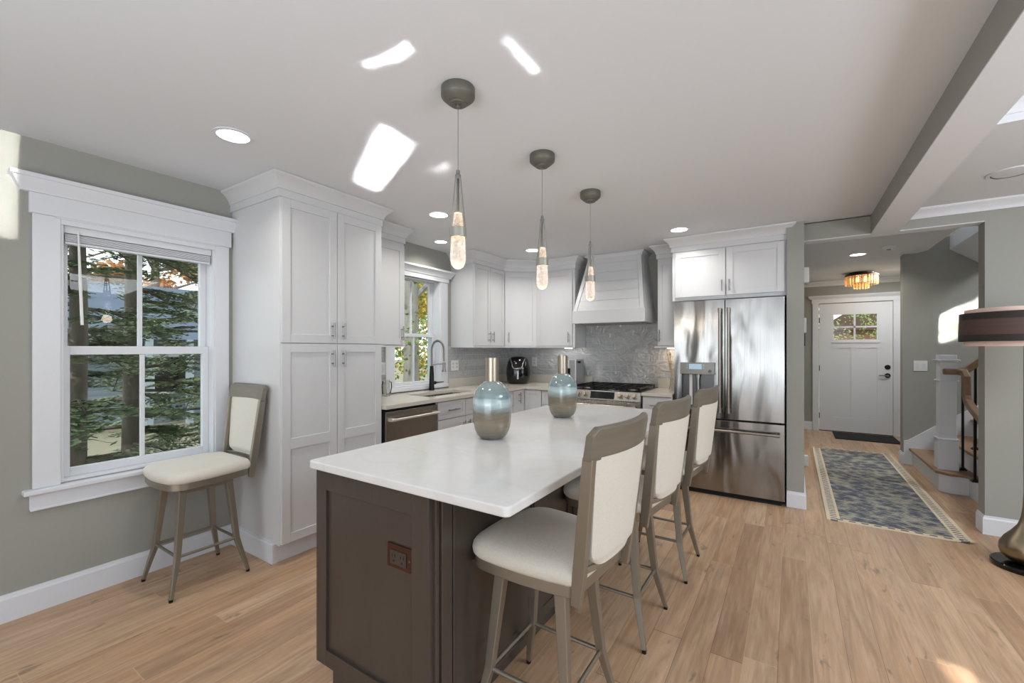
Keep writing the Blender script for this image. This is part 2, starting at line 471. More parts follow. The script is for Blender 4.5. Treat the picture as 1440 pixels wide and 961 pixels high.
def copy_tree(o, parent=None):
    c = o.copy(); COL.objects.link(c)
    if parent is not None: c.parent = parent
    for ch in list(o.children): copy_tree(ch, c)
    return c

# ------------------------------------------------------------------ the shell
XL, YB, ZC = -3.265, 4.97, 2.43
struct('floor', MB().box(-3.5, 5.0, -4.2, 9.0, -0.15, 0), 'floor')

W1 = (0.622, 1.352, 0.64, 2.03)     # left window opening y0 y1 z0 z1
W2 = (2.91, 3.565, 0.965, 2.14)
def wall_with_holes_x(x0, x1, ya, yb, za, zb, holes):
    mb = MB(); y = ya
    for (h0, h1, z0, z1) in holes:
        mb.box(x0, x1, y, h0, za, zb)
        mb.box(x0, x1, h0, h1, za, z0); mb.box(x0, x1, h0, h1, z1, zb)
        y = h1
    mb.box(x0, x1, y, yb, za, zb)
    return mb
struct('wall_left', wall_with_holes_x(XL - 0.17, XL, -4.2, 5.14, -0.15, 2.6, [W1, W2]), 'wall')
struct('wall_back', MB().box(XL, 0.085 - 0.125, YB, YB + 0.17, 0, 2.6), 'wall')
struct('wall_pier', MB().box(-0.040, 0.085, 4.395, 8.97, 0, 2.6), 'wall')
struct('ceiling', MB().box(-3.5, 0.535, -4.2, 4.97, ZC, 2.65), 'ceiling')
struct('ceiling', MB().box(0.085, 0.535, 4.5, 4.53, ZC, 2.65), 'ceiling')
# living side ceiling with a raised coffer near the camera
struct('ceiling', MB().box(0.71, 5.0, 3.015, 4.55, ZC, 2.75), 'ceiling')
struct('ceiling', MB().box(0.71, 5.0, -4.2, 3.015, 2.56, 2.75), 'ceiling')
b = struct('beam', MB().box(0.535, 0.71, -4.2, 4.53, 2.286, 2.75), 'wall')
MB().box(0.535, 0.71, -4.2, 4.53, 2.28, 2.286).build('beam_underside', 'ceiling', b)
h = struct('wall_header', MB().box(0.085, 1.18, 4.525, 4.655, 2.286, 2.75), 'wall')
MB().box(0.085, 1.18, 4.525, 4.655, 2.28, 2.286).build('header_underside', 'ceiling', h)
struct('wall_right', MB().box(1.18, 5.0, 4.525, 4.655, 0, 2.75), 'wall')
CR = [(0, -0.085), (0.008, -0.085), (0.012, -0.07), (0.022, -0.05), (0.045, -0.028), (0.06, -0.018), (0.066, -0.006), (0.066, 0), (0, 0)]
def crownprof(z, s=1.0): return [(o * s, z + dz * s) for o, dz in CR]
struct('trim_1', MB().crown([(0.71, 4.525), (4.8, 4.525)], crownprof(2.43, 0.85), 1), 'trim', smooth=40)
struct('trim_2', MB().crown([(0.71, 3.015), (4.8, 3.015)], crownprof(2.56, 1.1), 1), 'trim', smooth=40)
# rear and side of the living room behind the camera
rw = MB(); rw.box(-3.5, -2.6, -4.2, -4.0, 0, 2.75); rw.box(2.0, 5.0, -4.2, -4.0, 0, 2.75); rw.box(-2.6, 2.0, -4.2, -4.0, 2.35, 2.75)
struct('wall_rear', rw, 'wall')
wm = MB()
for x in (-2.6, -1.45, -0.3, 0.85, 1.94): wm.box(x, x + 0.06, -4.14, -4.06, 0, 2.35)
wm.box(-2.6, 2.0, -4.14, -4.06, 0, 0.07); wm.box(-2.6, 2.0, -4.14, -4.06, 2.28, 2.35)
dr = struct('window_3', wm, 'trim')
struct('wall_side', wall_with_holes_x(4.8, 5.0, -4.2, 4.655, 0, 2.75, [(-1.5, 1.9, 0.5, 2.2)]), 'wall')
wm = MB()
for y in (-1.5, -0.4, 0.7, 1.84): wm.box(4.86, 4.94, y, y + 0.06, 0.5, 2.2)
wm.box(4.86, 4.94, -1.5, 1.9, 0.5, 0.56); wm.box(4.86, 4.94, -1.5, 1.9, 2.14, 2.2)
struct('window_4', wm, 'trim')

# hall and stairwell shell
HZ = 2.46
wb = MB(); wb.box(0.085, 0.372, 8.80, 8.97, 0, 2.75); wb.box(1.309, 1.75, 8.80, 8.97, 0, 2.75); wb.box(0.372, 1.309, 8.80, 8.97, 2.093, 2.75)
struct('wall_entry', wb, 'wall')
struct('ceiling', MB().prism([(0.085, 4.655), (1.28, 4.655), (1.28, 6.62), (1.22, 6.77), (1.75, 6.9), (1.75, 8.8), (0.085, 8.8)], HZ, 2.75), 'ceiling')
struct('wall_stair', MB().box(1.09, 3.8, 6.77, 6.90, 0, 3.5), 'wall')
struct('wall_foyer', MB().box(1.62, 1.75, 6.90, 8.80, 0, 2.6), 'wall')
struct('wall_stairwell', MB().box(3.6, 3.8, 4.655, 6.77, 0, 3.5), 'wall')
struct('ceiling', MB().box(1.16, 3.8, 4.5, 6.95, 3.42, 3.6), 'ceiling')
struct('wall_upper', MB().box(1.16, 1.28, 4.655, 6.77, 2.75, 3.42).box(1.16, 3.8, 4.525, 4.655, 2.75, 3.42), 'wall')
struct('stair_soffit', MB().prism_y([(1.49, 2.47), (1.49, 2.62), (1.80, 2.62), (1.80, 2.235)], 4.70, 6.77), 'ceiling')
# roof above everything so that the sun only comes in through the glazing
struct('roof', MB().box(-3.9, 5.4, -4.5, 9.4, 3.65, 3.8), 'darkgap')
struct('wall_attic', MB().box(-3.45, -3.35, -4.2, 9.0, 2.62, 3.66).box(-3.4, 5.0, -4.2, -4.1, 2.75, 3.66).box(4.9, 5.0, -4.2, 9.0, 2.75, 3.66).box(-3.4, 5.0, 8.9, 9.0, 2.75, 3.66).box(1.75, 5.0, 8.85, 8.97, 0, 2.75).box(4.9, 5.0, 4.655, 9.0, 0, 2.75), 'wall')

# baseboards
BP = [(0, 0), (0.015, 0), (0.015, 0.112), (0.010, 0.122), (0.008, 0.135), (0, 0.135)]
struct('baseboard_left', MB().crown([(XL, -4.0), (XL, 1.463)], BP, 1), 'trim')
struct('baseboard_pier', MB().crown([(-0.040, 4.395), (0.085, 4.395), (0.085, 6.0)], BP, 1), 'trim')
struct('baseboard_hall', MB().crown([(0.085, 6.001), (0.085, 8.8), (0.29, 8.8)], BP, 1), 'trim')
struct('baseboard_right', MB().crown([(1.18, 4.655), (1.18, 4.525), (4.8, 4.525)], BP, 1), 'trim')
struct('baseboard_stair', MB().crown([(1.09, 6.9), (1.09, 6.77), (1.165, 6.77)], BP, 1), 'trim')
struct('trim_3', MB().crown([(0.085, 8.8), (1.62, 8.8)], crownprof(HZ, 0.9), 1), 'trim', smooth=40)

# ------------------------------------------------------------------ windows on the left wall
def left_window(n, W, outer, head_ext, head_z, label, stool=True):
    y0, y1, z0, z1 = W
    t = thing('window_%d' % n, None, None, (XL, (y0 + y1) / 2, z0), kind='structure')
    o0, o1, oz0 = outer
    hz0, hz1, crz = head_z   # frieze bottom, crown bottom, crown top
    cs = MB(); cs.box(XL, XL + 0.019, o0, y0, oz0, hz0); cs.box(XL, XL + 0.019, y1, o1, oz0, hz0)
    cs.box(XL, XL + 0.012, y0 - 0.004, y0 + 0.012, z0, z1); cs.box(XL, XL + 0.012, y1 - 0.012, y1 + 0.004, z0, z1)
    cs.build('casing', 'trim', t, bevel=0.003)
    hd = MB(); hd.box(XL, XL + 0.026, o0 - 0.012, o1 + 0.012, hz0, hz1)
    hd.box(XL, XL + 0.0185, y0, y1, z1 - 0.02, hz0)
    hd.box(XL, XL + 0.024, y0 - 0.02, y1 + 0.02, (z1 + hz0) / 2, hz0)
    hd.build('head_board', 'trim', t, bevel=0.002)
    k = (crz - hz1) / 0.085
    prof = [(0, hz1), (0.03, hz1), (0.034, hz1 + 0.015), (0.048, hz1 + 0.035), (0.062, crz - 0.022), (0.07, crz - 0.02), (0.07, crz), (0, crz)]
    ex = 0.0
    MB().crown([(XL + 0.0, o0 - 0.012), (XL + 0.002, o0 - 0.012), (XL + 0.002, o1 + 0.012), (XL, o1 + 0.012)], prof, 1).build('head_crown', 'trim', t, smooth=40)
    # jamb liner
    jm = MB()
    jm.box(XL - 0.165, XL, y0, y0 + 0.012, z0, z1); jm.box(XL - 0.165, XL, y1 - 0.012, y1, z0, z1)
    jm.box(XL - 0.165, XL, y0 + 0.012, y1 - 0.012, z1 - 0.012, z1); jm.box(XL - 0.165, XL, y0 + 0.012, y1 - 0.012, z0, z0 + 0.012)
    jm.build('jamb', 'trim', t)
    if stool:
        MB().box(XL - 0.02, XL + 0.05, o0 - 0.035, o1 + 0.035, oz0 - 0.026, oz0).build('sill', 'trim', t, bevel=0.006)
        MB().prism_x([(o0 - 0.01, oz0 - 0.026), (o0 - 0.01, oz0 - 0.105), (o1 + 0.01, oz0 - 0.105), (o1 + 0.01, oz0 - 0.026)], XL, XL + 0.018).box(XL, XL + 0.022, o0 - 0.008, o1 + 0.008, oz0 - 0.112, oz0 - 0.1).build('apron', 'trim', t, bevel=0.003)
    zm = (z0 + z1) / 2 + (0.0 if n == 1 else -0.06)
    def sash(nm, xs, za, zb, st, rb, rt):
        sm = MB(); ya, yb = y0 + 0.012, y1 - 0.012
        sm.box(xs, xs + 0.035, ya, ya + st, za, zb); sm.box(xs, xs + 0.035, yb - st, yb, za, zb)
        sm.box(xs, xs + 0.035, ya + st, yb - st, za, za + rb); sm.box(xs, xs + 0.035, ya + st, yb - st, zb - rt, zb)
        yc = (ya + yb) / 2
        sm.box(xs + 0.010, xs + 0.028, yc - 0.011, yc + 0.011, za + rb, zb - rt)
        s_ = sm.build(nm, 'trim', t, bevel=0.002)
        MB().box(xs + 0.015, xs + 0.020, ya + st, yb - st, za + rb, zb - rt).build('pane', 'pane', s_)
    if n == 1:
        sash('upper_sash', XL - 0.125, zm - 0.005, z1 - 0.012, 0.035, 0.035, 0.045)
        sash('lower_sash', XL - 0.085, z0 + 0.012, zm + 0.03, 0.036, 0.045, 0.048)
    else:
        sash('upper_sash', XL - 0.125, 1.475, z1 - 0.012, 0.045, 0.035, 0.06)
        sash('lower_sash', XL - 0.085, z0 + 0.012, 1.51, 0.045, 0.03, 0.035)
    return t
left_window(1, W1, (0.52, 1.436, 0.632), None, (2.045, 2.15, 2.236), '')
left_window(2, W2, (2.80, 3.685, 0.945), None, (2.085, 2.135, 2.212), '', stool=False)
t_ = MB().box(XL - 0.1, XL + 0.03, 2.80, 3.685, 0.925, 0.963); struct('trim_4', t_, 'trim', bevel=0.003)

def blind(name, label, y0, y1, ztop, zbot, wand=True):
    t = thing(name, label, 'window blind', (XL - 0.03, (y0 + y1) / 2, ztop))
    MB().box(XL - 0.048, XL - 0.004, y0, y1, ztop - 0.045, ztop).build('headrail', 'trim', t, bevel=0.003)
    s_ = MB(); z = ztop - 0.05
    while z > zbot + 0.014:
        s_.box(XL - 0.046, XL - 0.008, y0 + 0.005, y1 - 0.005, z - 0.004, z); z -= 0.0065
    s_.build('slats', 'trim', t)
    MB().box(XL - 0.046, XL - 0.008, y0 + 0.005, y1 - 0.005, zbot, zbot + 0.013).build('bottom_rail', 'trim', t, bevel=0.002)
    if wand:
        w = MB(); w.tube([(XL + 0.0, y0 + 0.055, ztop - 0.03), (XL + 0.012, y0 + 0.06, 1.72), (XL + 0.010, y0 + 0.068, 1.48)], [0.004, 0.007, 0.007], 8)
        w.build('tilt_wand', 'plastic', t, smooth=40)
        MB().tube([(XL + 0.005, y0 + 0.055, 1.745), (XL + 0.02, y0 + 0.10, 1.742)], 0.003, 6).build('cord_cleat', 'plastic', t)
    return t
blind('window_blind', 'white raised slat blind with a long tilt wand in the large left window', 0.637, 1.337, 2.018, 1.915)
blind('window_blind', 'white raised blind at the top of the small window above the sink', 2.925, 3.55, 2.128, 2.07, False)

# ------------------------------------------------------------------ cabinet helpers
def shaker(mb, F, u0, u1, z0, z1, splits=None, th=0.019, st=0.055, rec=0.008, n0=0.0):
    mb.fb(F, u0 + 0.01, u1 - 0.01, z0 + 0.01, z1 - 0.01, n0, n0 + th - rec)
    mb.fb(F, u0, u0 + st, z0, z1, n0, n0 + th); mb.fb(F, u1 - st, u1, z0, z1, n0, n0 + th)
    mb.fb(F, u0 + st, u1 - st, z0, z0 + st, n0, n0 + th); mb.fb(F, u0 + st, u1 - st, z1 - st, z1, n0, n0 + th)
    for (a, b) in (splits or []):
        mb.fb(F, u0 + st, u1 - st, a, b, n0, n0 + th)
    return mb
def slab(mb, F, u0, u1, z0, z1, th=0.019, n0=0.0): return mb.fb(F, u0, u1, z0, z1, n0, n0 + th)
def bar_handle(F, parent, u, z, L, vertical=True, n0=0.019, so=0.03, r=0.0055, mat='steelbar'):
    mb = MB()
    if vertical:
        mb.cyl(F.p(u, z - L / 2, n0 + so), F.p(u, z + L / 2, n0 + so), r, 10)
        for k in (-1, 1): mb.cyl(F.p(u, z + k * L * 0.28, n0 - 0.002), F.p(u, z + k * L * 0.28, n0 + so), r * 0.8, 8)
    else:
        mb.cyl(F.p(u - L / 2, z, n0 + so), F.p(u + L / 2, z, n0 + so), r, 10)
        for k in (-1, 1): mb.cyl(F.p(u + k * L * 0.28, z, n0 - 0.002), F.p(u + k * L * 0.28, z, n0 + so), r * 0.8, 8)
    return mb.build('handle', mat, parent, smooth=40)
CAB_CR = [(-0.01, -0.135), (0.012, -0.135), (0.012, -0.088), (0.018, -0.086), (0.022, -0.068), (0.036, -0.044), (0.058, -0.024), (0.070, -0.016), (0.072, -0.002), (-0.01, -0.002)]
def cab_crown(path, parent, zt=ZC, side=1, drop=1.0):
    return MB().crown(path, [(o, zt + dz * drop) for o, dz in CAB_CR], side).build('crown_moulding', 'cab', parent, smooth=35)

# ------------------------------------------------------------------ pantry
t = thing('pantry_cabinet', 'tall white four-door pantry cabinet beside the large left window', 'cabinet', (-2.95, 1.85, 0))
MB().box(XL, -2.662, 1.463, 2.243, 0.125, 2.31).build('body', 'cab', t, bevel=0.0015)
MB().box(XL, -2.722, 1.448, 2.243, 0.0, 0.125).build('toe_kick', 'trim', t, bevel=0.004)
MB().box(XL + 0.016, -2.735, 1.4535, 1.463, 0.125, 0.136).build('toe_cap', 'trim', t)
cab_crown([(XL, 1.463), (-2.662, 1.463), (-2.662, 2.243), (-2.9, 2.243)], t)
F = Fr((-2.662, 0, 0), (0, 1, 0), (1, 0, 0))
for (u0, u1, hu) in ((1.468, 1.853, 1.813), (1.857, 2.238, 1.897)):
    d = shaker(MB(), F, u0, u1, 1.388, 2.292).build('door', 'cab', t, bevel=0.001); bar_handle(F, d, hu, 1.472, 0.115)
    d = shaker(MB(), F, u0, u1, 0.135, 1.382, [(0.718, 0.785)]).build('door', 'cab', t, bevel=0.001); bar_handle(F, d, hu, 1.283, 0.115)

# single wall cabinet right of pantry
t = thing('wall_cabinet', 'narrow white wall cabinet between the tall pantry and the sink window', 'cabinet', (-3.1, 2.5, 1.38))
MB().box(XL, -2.935, 2.245, 2.735, 1.378, 2.31).build('body', 'cab', t)
cab_crown([(-2.935, 2.245), (-2.935, 2.735), (XL, 2.735)], t)
F = Fr((-2.935, 0, 0), (0, 1, 0), (1, 0, 0))
d = shaker(MB(), F, 2.27, 2.728, 1.385, 2.27).build('door', 'cab', t, bevel=0.001); bar_handle(F, d, 2.69, 1.487, 0.125)
MB().box(XL, -2.915, 2.245, 2.74, 1.366, 1.378).build('light_rail', 'cab', t)

# left run two-door wall cabinet
t = thing('wall_cabinet', 'white two-door wall cabinet right of the sink window', 'cabinet', (-3.1, 4.05, 1.38))
MB().box(XL, -2.945, 3.76, 4.36, 1.378, 2.31).build('body', 'cab', t)
F = Fr((-2.945, 0, 0), (0, 1, 0), (1, 0, 0))
for (u0, u1, hu) in ((3.765, 4.058, 4.025), (4.062, 4.35, 4.095)):
    d = shaker(MB(), F, u0, u1, 1.386, 2.29, st=0.045).build('door', 'cab', t, bevel=0.001); bar_handle(F, d, hu, 1.487, 0.125)
cab_crown([(XL, 3.76), (-2.945, 3.76), (-2.945, 4.36)], t)
MB().box(XL, -2.925, 3.752, 4.36, 1.364, 1.378).build('light_rail', 'cab', t)
# diagonal corner wall cabinet
t = thing('corner_wall_cabinet', 'white diagonal corner wall cabinet above the black air fryer', 'cabinet', (-3.0, 4.7, 1.38))
A = Vector((-2.945, 4.36)); B = Vector((-2.655, 4.65))
MB().prism([(XL, 4.36), (A.x, A.y), (B.x, B.y), (B.x, YB), (XL, YB)], 1.378, 2.31).build('body', 'cab', t)
u = Vector((1, 1, 0)).normalized(); F = Fr((A.x, A.y, 0), u, (1, -1, 0)); Ld = (B - A).length
d = shaker(MB(), F, 0.012, Ld - 0.006, 1.386, 2.27, st=0.05).build('door', 'cab', t, bevel=0.001); bar_handle(F, d, 0.055, 1.487, 0.125)
cab_crown([(A.x, A.y), (B.x, B.y)], t)
MB().prism([(XL, 4.36), (A.x + 0.02, A.y), (B.x, B.y - 0.02), (B.x, YB), (XL, YB)], 1.364, 1.378).build('light_rail', 'cab', t)
# straight wall cabinet left of hood
t = thing('wall_cabinet', 'white single-door wall cabinet left of the range hood', 'cabinet', (-2.4, 4.8, 1.38))
MB().box(B.x, -2.135, 4.65, YB, 1.378, 2.31).build('body', 'cab', t)
F = Fr((B.x, 4.65, 0), (1, 0, 0), (0, -1, 0))
d = shaker(MB(), F, 0.008, 0.49, 1.386, 2.27).build('door', 'cab', t, bevel=0.001); bar_handle(F, d, 0.452, 1.487, 0.125)
cab_crown([(B.x, 4.65), (-2.135, 4.65), (-2.135, YB)], t)
MB().box(B.x, -2.13, 4.63, YB, 1.364, 1.378).build('light_rail', 'cab', t)
# right narrow wall cabinet
t = thing('wall_cabinet', 'narrow white wall cabinet between the range hood and the refrigerator', 'cabinet', (-1.1, 4.8, 1.38))
MB().box(-1.19, -0.995, 4.66, YB, 1.378, 2.31).build('body', 'cab', t)
F = Fr((-1.19, 4.66, 0), (1, 0, 0), (0, -1, 0))
d = shaker(MB(), F, 0.006, 0.19, 1.386, 2.27, st=0.045).build('door', 'cab', t, bevel=0.001); bar_handle(F, d, 0.028, 1.487, 0.125)
cab_crown([(-1.19, YB), (-1.19, 4.66), (-1.0, 4.66)], t)
MB().box(-1.215, -0.995, 4.635, YB, 1.360, 1.378).build('light_rail', 'cab', t)
# over-fridge cabinet
t = thing('fridge_cabinet', 'white two-door cabinet above the refrigerator', 'cabinet', (-0.5, 4.7, 1.8))
MB().box(-0.990, -0.042, 4.435, YB, 1.815, 2.31).build('body', 'cab', t, bevel=0.001)
MB().box(-0.990, -0.966, 4.55, YB, 0.0, 1.815).build('side_panel', 'cab', t)
F = Fr((-0.990, 4.435, 0), (1, 0, 0), (0, -1, 0))
d = shaker(MB(), F, 0.03, 0.472, 1.848, 2.285).build('door', 'cab', t, bevel=0.001); bar_handle(F, d, 0.445, 1.935, 0.105)
d = shaker(MB(), F, 0.480, 0.935, 1.848, 2.285).build('door', 'cab', t, bevel=0.001); bar_handle(F, d, 0.508, 1.935, 0.105)
cab_crown([(-0.990, YB), (-0.990, 4.435), (-0.042, 4.435), (-0.042, 4.6)], t)

# ------------------------------------------------------------------ range hood
t = thing('range_hood', 'white shiplap range hood flared over the gas range', 'range hood', (-1.7, 4.75, 1.63))
hx0, hx1, tx0, tx1 = -2.115, -1.287, -1.985, -1.385
zb0, zb1, zt = 1.637, 1.782, 2.428
MB().hexa([(hx0, 4.53, zb0), (hx1, 4.53, zb0), (hx1, YB, zb0), (hx0, YB, zb0), (hx0, 4.53, zb1), (hx1, 4.53, zb1), (hx1, YB, zb1), (hx0, YB, zb1)]).build('lower_band', 'cab', t, bevel=0.002)
ins = 0.012
MB().hexa([(hx0 + ins, 4.55, zb1), (hx1 - ins, 4.55, zb1), (hx1 - ins, YB, zb1), (hx0 + ins, YB, zb1), (tx0, 4.73, zt), (tx1, 4.73, zt), (tx1, YB, zt), (tx0, YB, zt)]).build('shroud', 'cab', t)
sl = MB(); nb = 6
for i in range(nb):
    a0 = i / nb + (0.0035 if i else 0); a1 = (i + 1) / nb - 0.0035
    def pt(a, side, dn):
        x = (hx0 + ins) * (1 - a) + tx0 * a if side == 0 else (hx1 - ins) * (1 - a) + tx1 * a
        x += 0.045 if side == 0 else -0.045
        return (x, 4.55 * (1 - a) + 4.73 * a - dn, zb1 * (1 - a) + zt * a)
    sl.hexa([pt(a0, 0, 0.006), pt(a0, 1, 0.006), pt(a0, 1, -0.004), pt(a0, 0, -0.004), pt(a1, 0, 0.006), pt(a1, 1, 0.006), pt(a1, 1, -0.004), pt(a1, 0, -0.004)])
sl.build('shiplap_boards', 'cab', t)
for side in (0, 1):
    cn = MB()
    x0 = hx0 + ins if side == 0 else hx1 - ins - 0.042; xt = tx0 if side == 0 else tx1 - 0.042
    cn.hexa([(x0, 4.537, zb1), (x0 + 0.042, 4.537, zb1), (x0 + 0.042, 4.56, zb1), (x0, 4.56, zb1), (xt, 4.717, zt), (xt + 0.042, 4.717, zt), (xt + 0.042, 4.74, zt), (xt, 4.74, zt)])
    cn.build('corner_trim', 'cab', t)
MB().crown([(tx1 + 0.008, YB), (tx1 + 0.008, 4.72), (tx0 - 0.008, 4.72), (tx0 - 0.008, YB)], [(o * 0.55 - 0.004, zt + dz * 0.55) for o, dz in CAB_CR], -1).build('crown_moulding', 'cab', t)
MB().box(hx0 + 0.05, hx1 - 0.05, 4.58, YB - 0.02, zb0 - 0.006, zb0 + 0.01).build('vent_insert', 'steel_dark', t)

# ------------------------------------------------------------------ backsplash
bs = MB(); bs.box(XL, XL + 0.008, 2.245, 2.80, 0.914, 1.378); bs.box(XL, XL + 0.008, 3.685, YB, 0.914, 1.378)
struct('wall_backsplash', bs, 'tile_left')
bs = MB(); bs.box(XL + 0.008, -0.97, YB - 0.008, YB, 0.914, 1.378); bs.box(-2.13, -1.19, YB - 0.008, YB, 1.378, 1.66)
struct('wall_backsplash', bs, 'tile_back')

# ------------------------------------------------------------------ perimeter counters
t = thing('countertop', 'long white quartz L-shaped worktop under the sink window', 'countertop', (-2.9, 3.3, 0.884))
ct = MB(); z0, z1 = 0.884, 0.914; SX0, SX1, SY0, SY1 = -3.06, -2.755, 2.88, 3.56
ct.box(XL + 0.008, -2.60, 2.246, SY0, z0, z1); ct.box(XL + 0.008, SX0, SY0, SY1, z0, z1); ct.box(SX1, -2.60, SY0, SY1, z0, z1)
ct.box(XL + 0.008, -2.60, SY1, YB - 0.008, z0, z1); ct.box(-2.60, -2.037, 4.298, YB - 0.008, z0, z1)
ct.build('slab', 'quartz_warm', t)
up = MB(); up.box(XL + 0.008, XL + 0.028, 3.69, YB - 0.028, z1, 1.014); up.box(XL + 0.008, -2.037, YB - 0.028, YB - 0.008, z1, 1.014)
up.build('upstand', 'quartz_warm', t, bevel=0.001)
MB().box(XL + 0.008, XL + 0.028, 2.246, 2.795, z1, 1.014).build('upstand', 'quartz_warm', t, bevel=0.001)
t = thing('countertop', 'short quartz worktop between the gas range and the refrigerator', 'countertop', (-1.1, 4.6, 0.884))
MB().box(-1.259, -0.967, 4.298, YB - 0.008, z0, z1).build('slab', 'quartz_warm', t, bevel=0.003)
MB().box(-1.259, -0.967, YB - 0.028, YB - 0.008, z1, 1.014).build('upstand', 'quartz_warm', t, bevel=0.001)

# sink and faucet
t = thing('sink', 'undermount stainless steel kitchen sink below the small window', 'sink', (-2.9, 3.2, 0.70))
sk = MB()
def rr(x0, x1, y0, y1, r, z, n=5):
    P = []
    for cx, cy, a0 in ((x1 - r, y1 - r, 0), (x0 + r, y1 - r, 90), (x0 + r, y0 + r, 180), (x1 - r, y0 + r, 270)):
        for i in range(n + 1):
            a = radians(a0 + 90 * i / n); P.append(Vector((cx + r * cos(a), cy + r * sin(a), z)))
    return P
sk.ring_loft([rr(SX0 - 0.02, SX1 + 0.02, SY0 - 0.02, SY1 + 0.02, 0.03, 0.882), rr(SX0 + 0.001, SX1 - 0.001, SY0 + 0.001, SY1 - 0.001, 0.03, 0.882), rr(SX0 + 0.006, SX1 - 0.006, SY0 + 0.006, SY1 - 0.006, 0.03, 0.73), rr(SX0 + 0.03, SX1 - 0.03, SY0 + 0.03, SY1 - 0.03, 0.03, 0.70)], False, True)
sk.build('basin', 'steel_flat', t, smooth=40)
MB().lathe([(0.001, 0.001), (0.04, 0.001), (0.045, 0.004), (0.03, 0.006), (0.001, 0.003)], (-2.92, 3.22, 0.70), 20).build('drain', 'steelbar', t, smooth=40)

t = thing('faucet', 'tall spring-neck kitchen faucet with a matte black body behind the sink', 'faucet', (-3.185, 3.36, 0.914))
fx, fy = -3.185, 3.36
MB().lathe([(0.032, 0), (0.032, 0.005), (0.028, 0.012), (0.023, 0.18), (0.019, 0.255), (0.001, 0.255)], (fx, fy, 0.914), 24).build('body', 'black', t, smooth=40)
arc = [(fx, fy, 1.165), (fx, fy, 1.29)]
for i in range(0, 13):
    a = pi - pi * i / 12
    arc.append((fx + 0.085 + 0.085 * cos(a), fy, 1.34 + 0.095 * sin(a)))
arc += [(fx + 0.17, fy, 1.27), (fx + 0.172, fy, 1.22)]
MB().tube(arc, 0.007, 10).build('hose', 'steelbar', t, smooth=40)
# spring coil around the hose
coil = []; L = [0]
for i in range(1, len(arc)): L.append(L[-1] + (Vector(arc[i]) - Vector(arc[i - 1])).length)
turns = 42; N = turns * 10
for k in range(N + 1):
    s_ = L[-1] * k / N; i = 1
    while i < len(L) - 1 and L[i] < s_: i += 1
    f = (s_ - L[i - 1]) / (L[i] - L[i - 1]); p = Vector(arc[i - 1]).lerp(Vector(arc[i]), f); d = (Vector(arc[i]) - Vector(arc[i - 1])).normalized()
    y = Vector((0, 1, 0)); w = d.cross(y); a = 2 * pi * k / 10
    coil.append(p + (y * cos(a) + w * sin(a)) * 0.0125)
MB().tube(coil, 0.0022, 5).build('spring', 'steelbar', t, smooth=60)
MB().lathe([(0.012, 0.10), (0.014, 0.08), (0.016, 0.03), (0.024, 0.0), (0.001, 0.0)], (fx + 0.172, fy, 1.112), 20).build('spray_head', 'steelbar', t, smooth=40)
MB().tube([(fx, fy, 1.175), (fx + 0.08, fy, 1.19), (fx + 0.165, fy, 1.195)], 0.005, 8).lathe([(0.019, 0), (0.019, 0.015), (0.016, 0.015), (0.016, 0)], (fx + 0.172, fy, 1.188), 16).build('docking_arm', 'steelbar', t, smooth=40)
MB().cyl((fx, fy + 0.015, 0.99), (fx, fy + 0.055, 0.99), 0.018, 16).tube([(fx, fy + 0.05, 0.99), (fx + 0.02, fy + 0.11, 0.993), (fx + 0.03, fy + 0.15, 0.995)], [0.009, 0.006, 0.005], 8).build('lever', 'black', t, smooth=40)

# small glass pitcher by the pantry
t = thing('glass_pitcher', 'small clear glass pitcher with a black wire handle left of the sink window', 'pitcher', (-3.15, 2.72, 0.914), local=True)
t['_local'] = 1
gm = NT('clear_glass').set((0.9, 0.92, 0.9, 1), 0.05, Transmission_Weight=0.9, IOR=1.3)
MB().lathe([(0.034, 0.001), (0.036, 0.06), (0.034, 0.12), (0.036, 0.15), (0.033, 0.15), (0.032, 0.01)], (0, 0, 0), 20, True, False).build('jug', gm, t, smooth=40)
MB().tube([(0.0, 0.036, 0.13), (0.0, 0.062, 0.125), (0.0, 0.066, 0.08), (0.0, 0.055, 0.03), (0.0, 0.036, 0.015)], 0.0045, 8).build('handle', 'black', t, smooth=40)
MB().tube([(0.0, -0.036, 0.14), (0.0, -0.045, 0.10), (0.0, -0.038, 0.02)], 0.004, 8).build('frame', 'black', t, smooth=40)

# ------------------------------------------------------------------ lower cabinets and dishwasher
t = thing('dishwasher', 'slate stainless dishwasher with a pale bar handle beside the pantry', 'dishwasher', (-2.9, 2.56, 0))
MB().box(XL + 0.02, -2.655, 2.262, 2.846, 0.1, 0.878).build('tub', 'darkgap', t)
MB().box(-2.655, -2.628, 2.268, 2.842, 0.115, 0.858).build('door', 'steel_dark', t, bevel=0.003)
F = Fr((-2.628, 0, 0), (0, 1, 0), (1, 0, 0))
hb = MB().cyl((-2.58, 2.285, 0.797), (-2.58, 2.825, 0.797), 0.011, 14)
for y in (2.31, 2.80): hb.box(-2.630, -2.575, y - 0.02, y + 0.02, 0.785, 0.809)
hb.build('handle', 'pale_handle', t, smooth=40, bevel=0.002)
MB().box(-2.70, -2.68, 2.25, 2.85, 0, 0.1).build('toe_kick', 'darkgap', t)

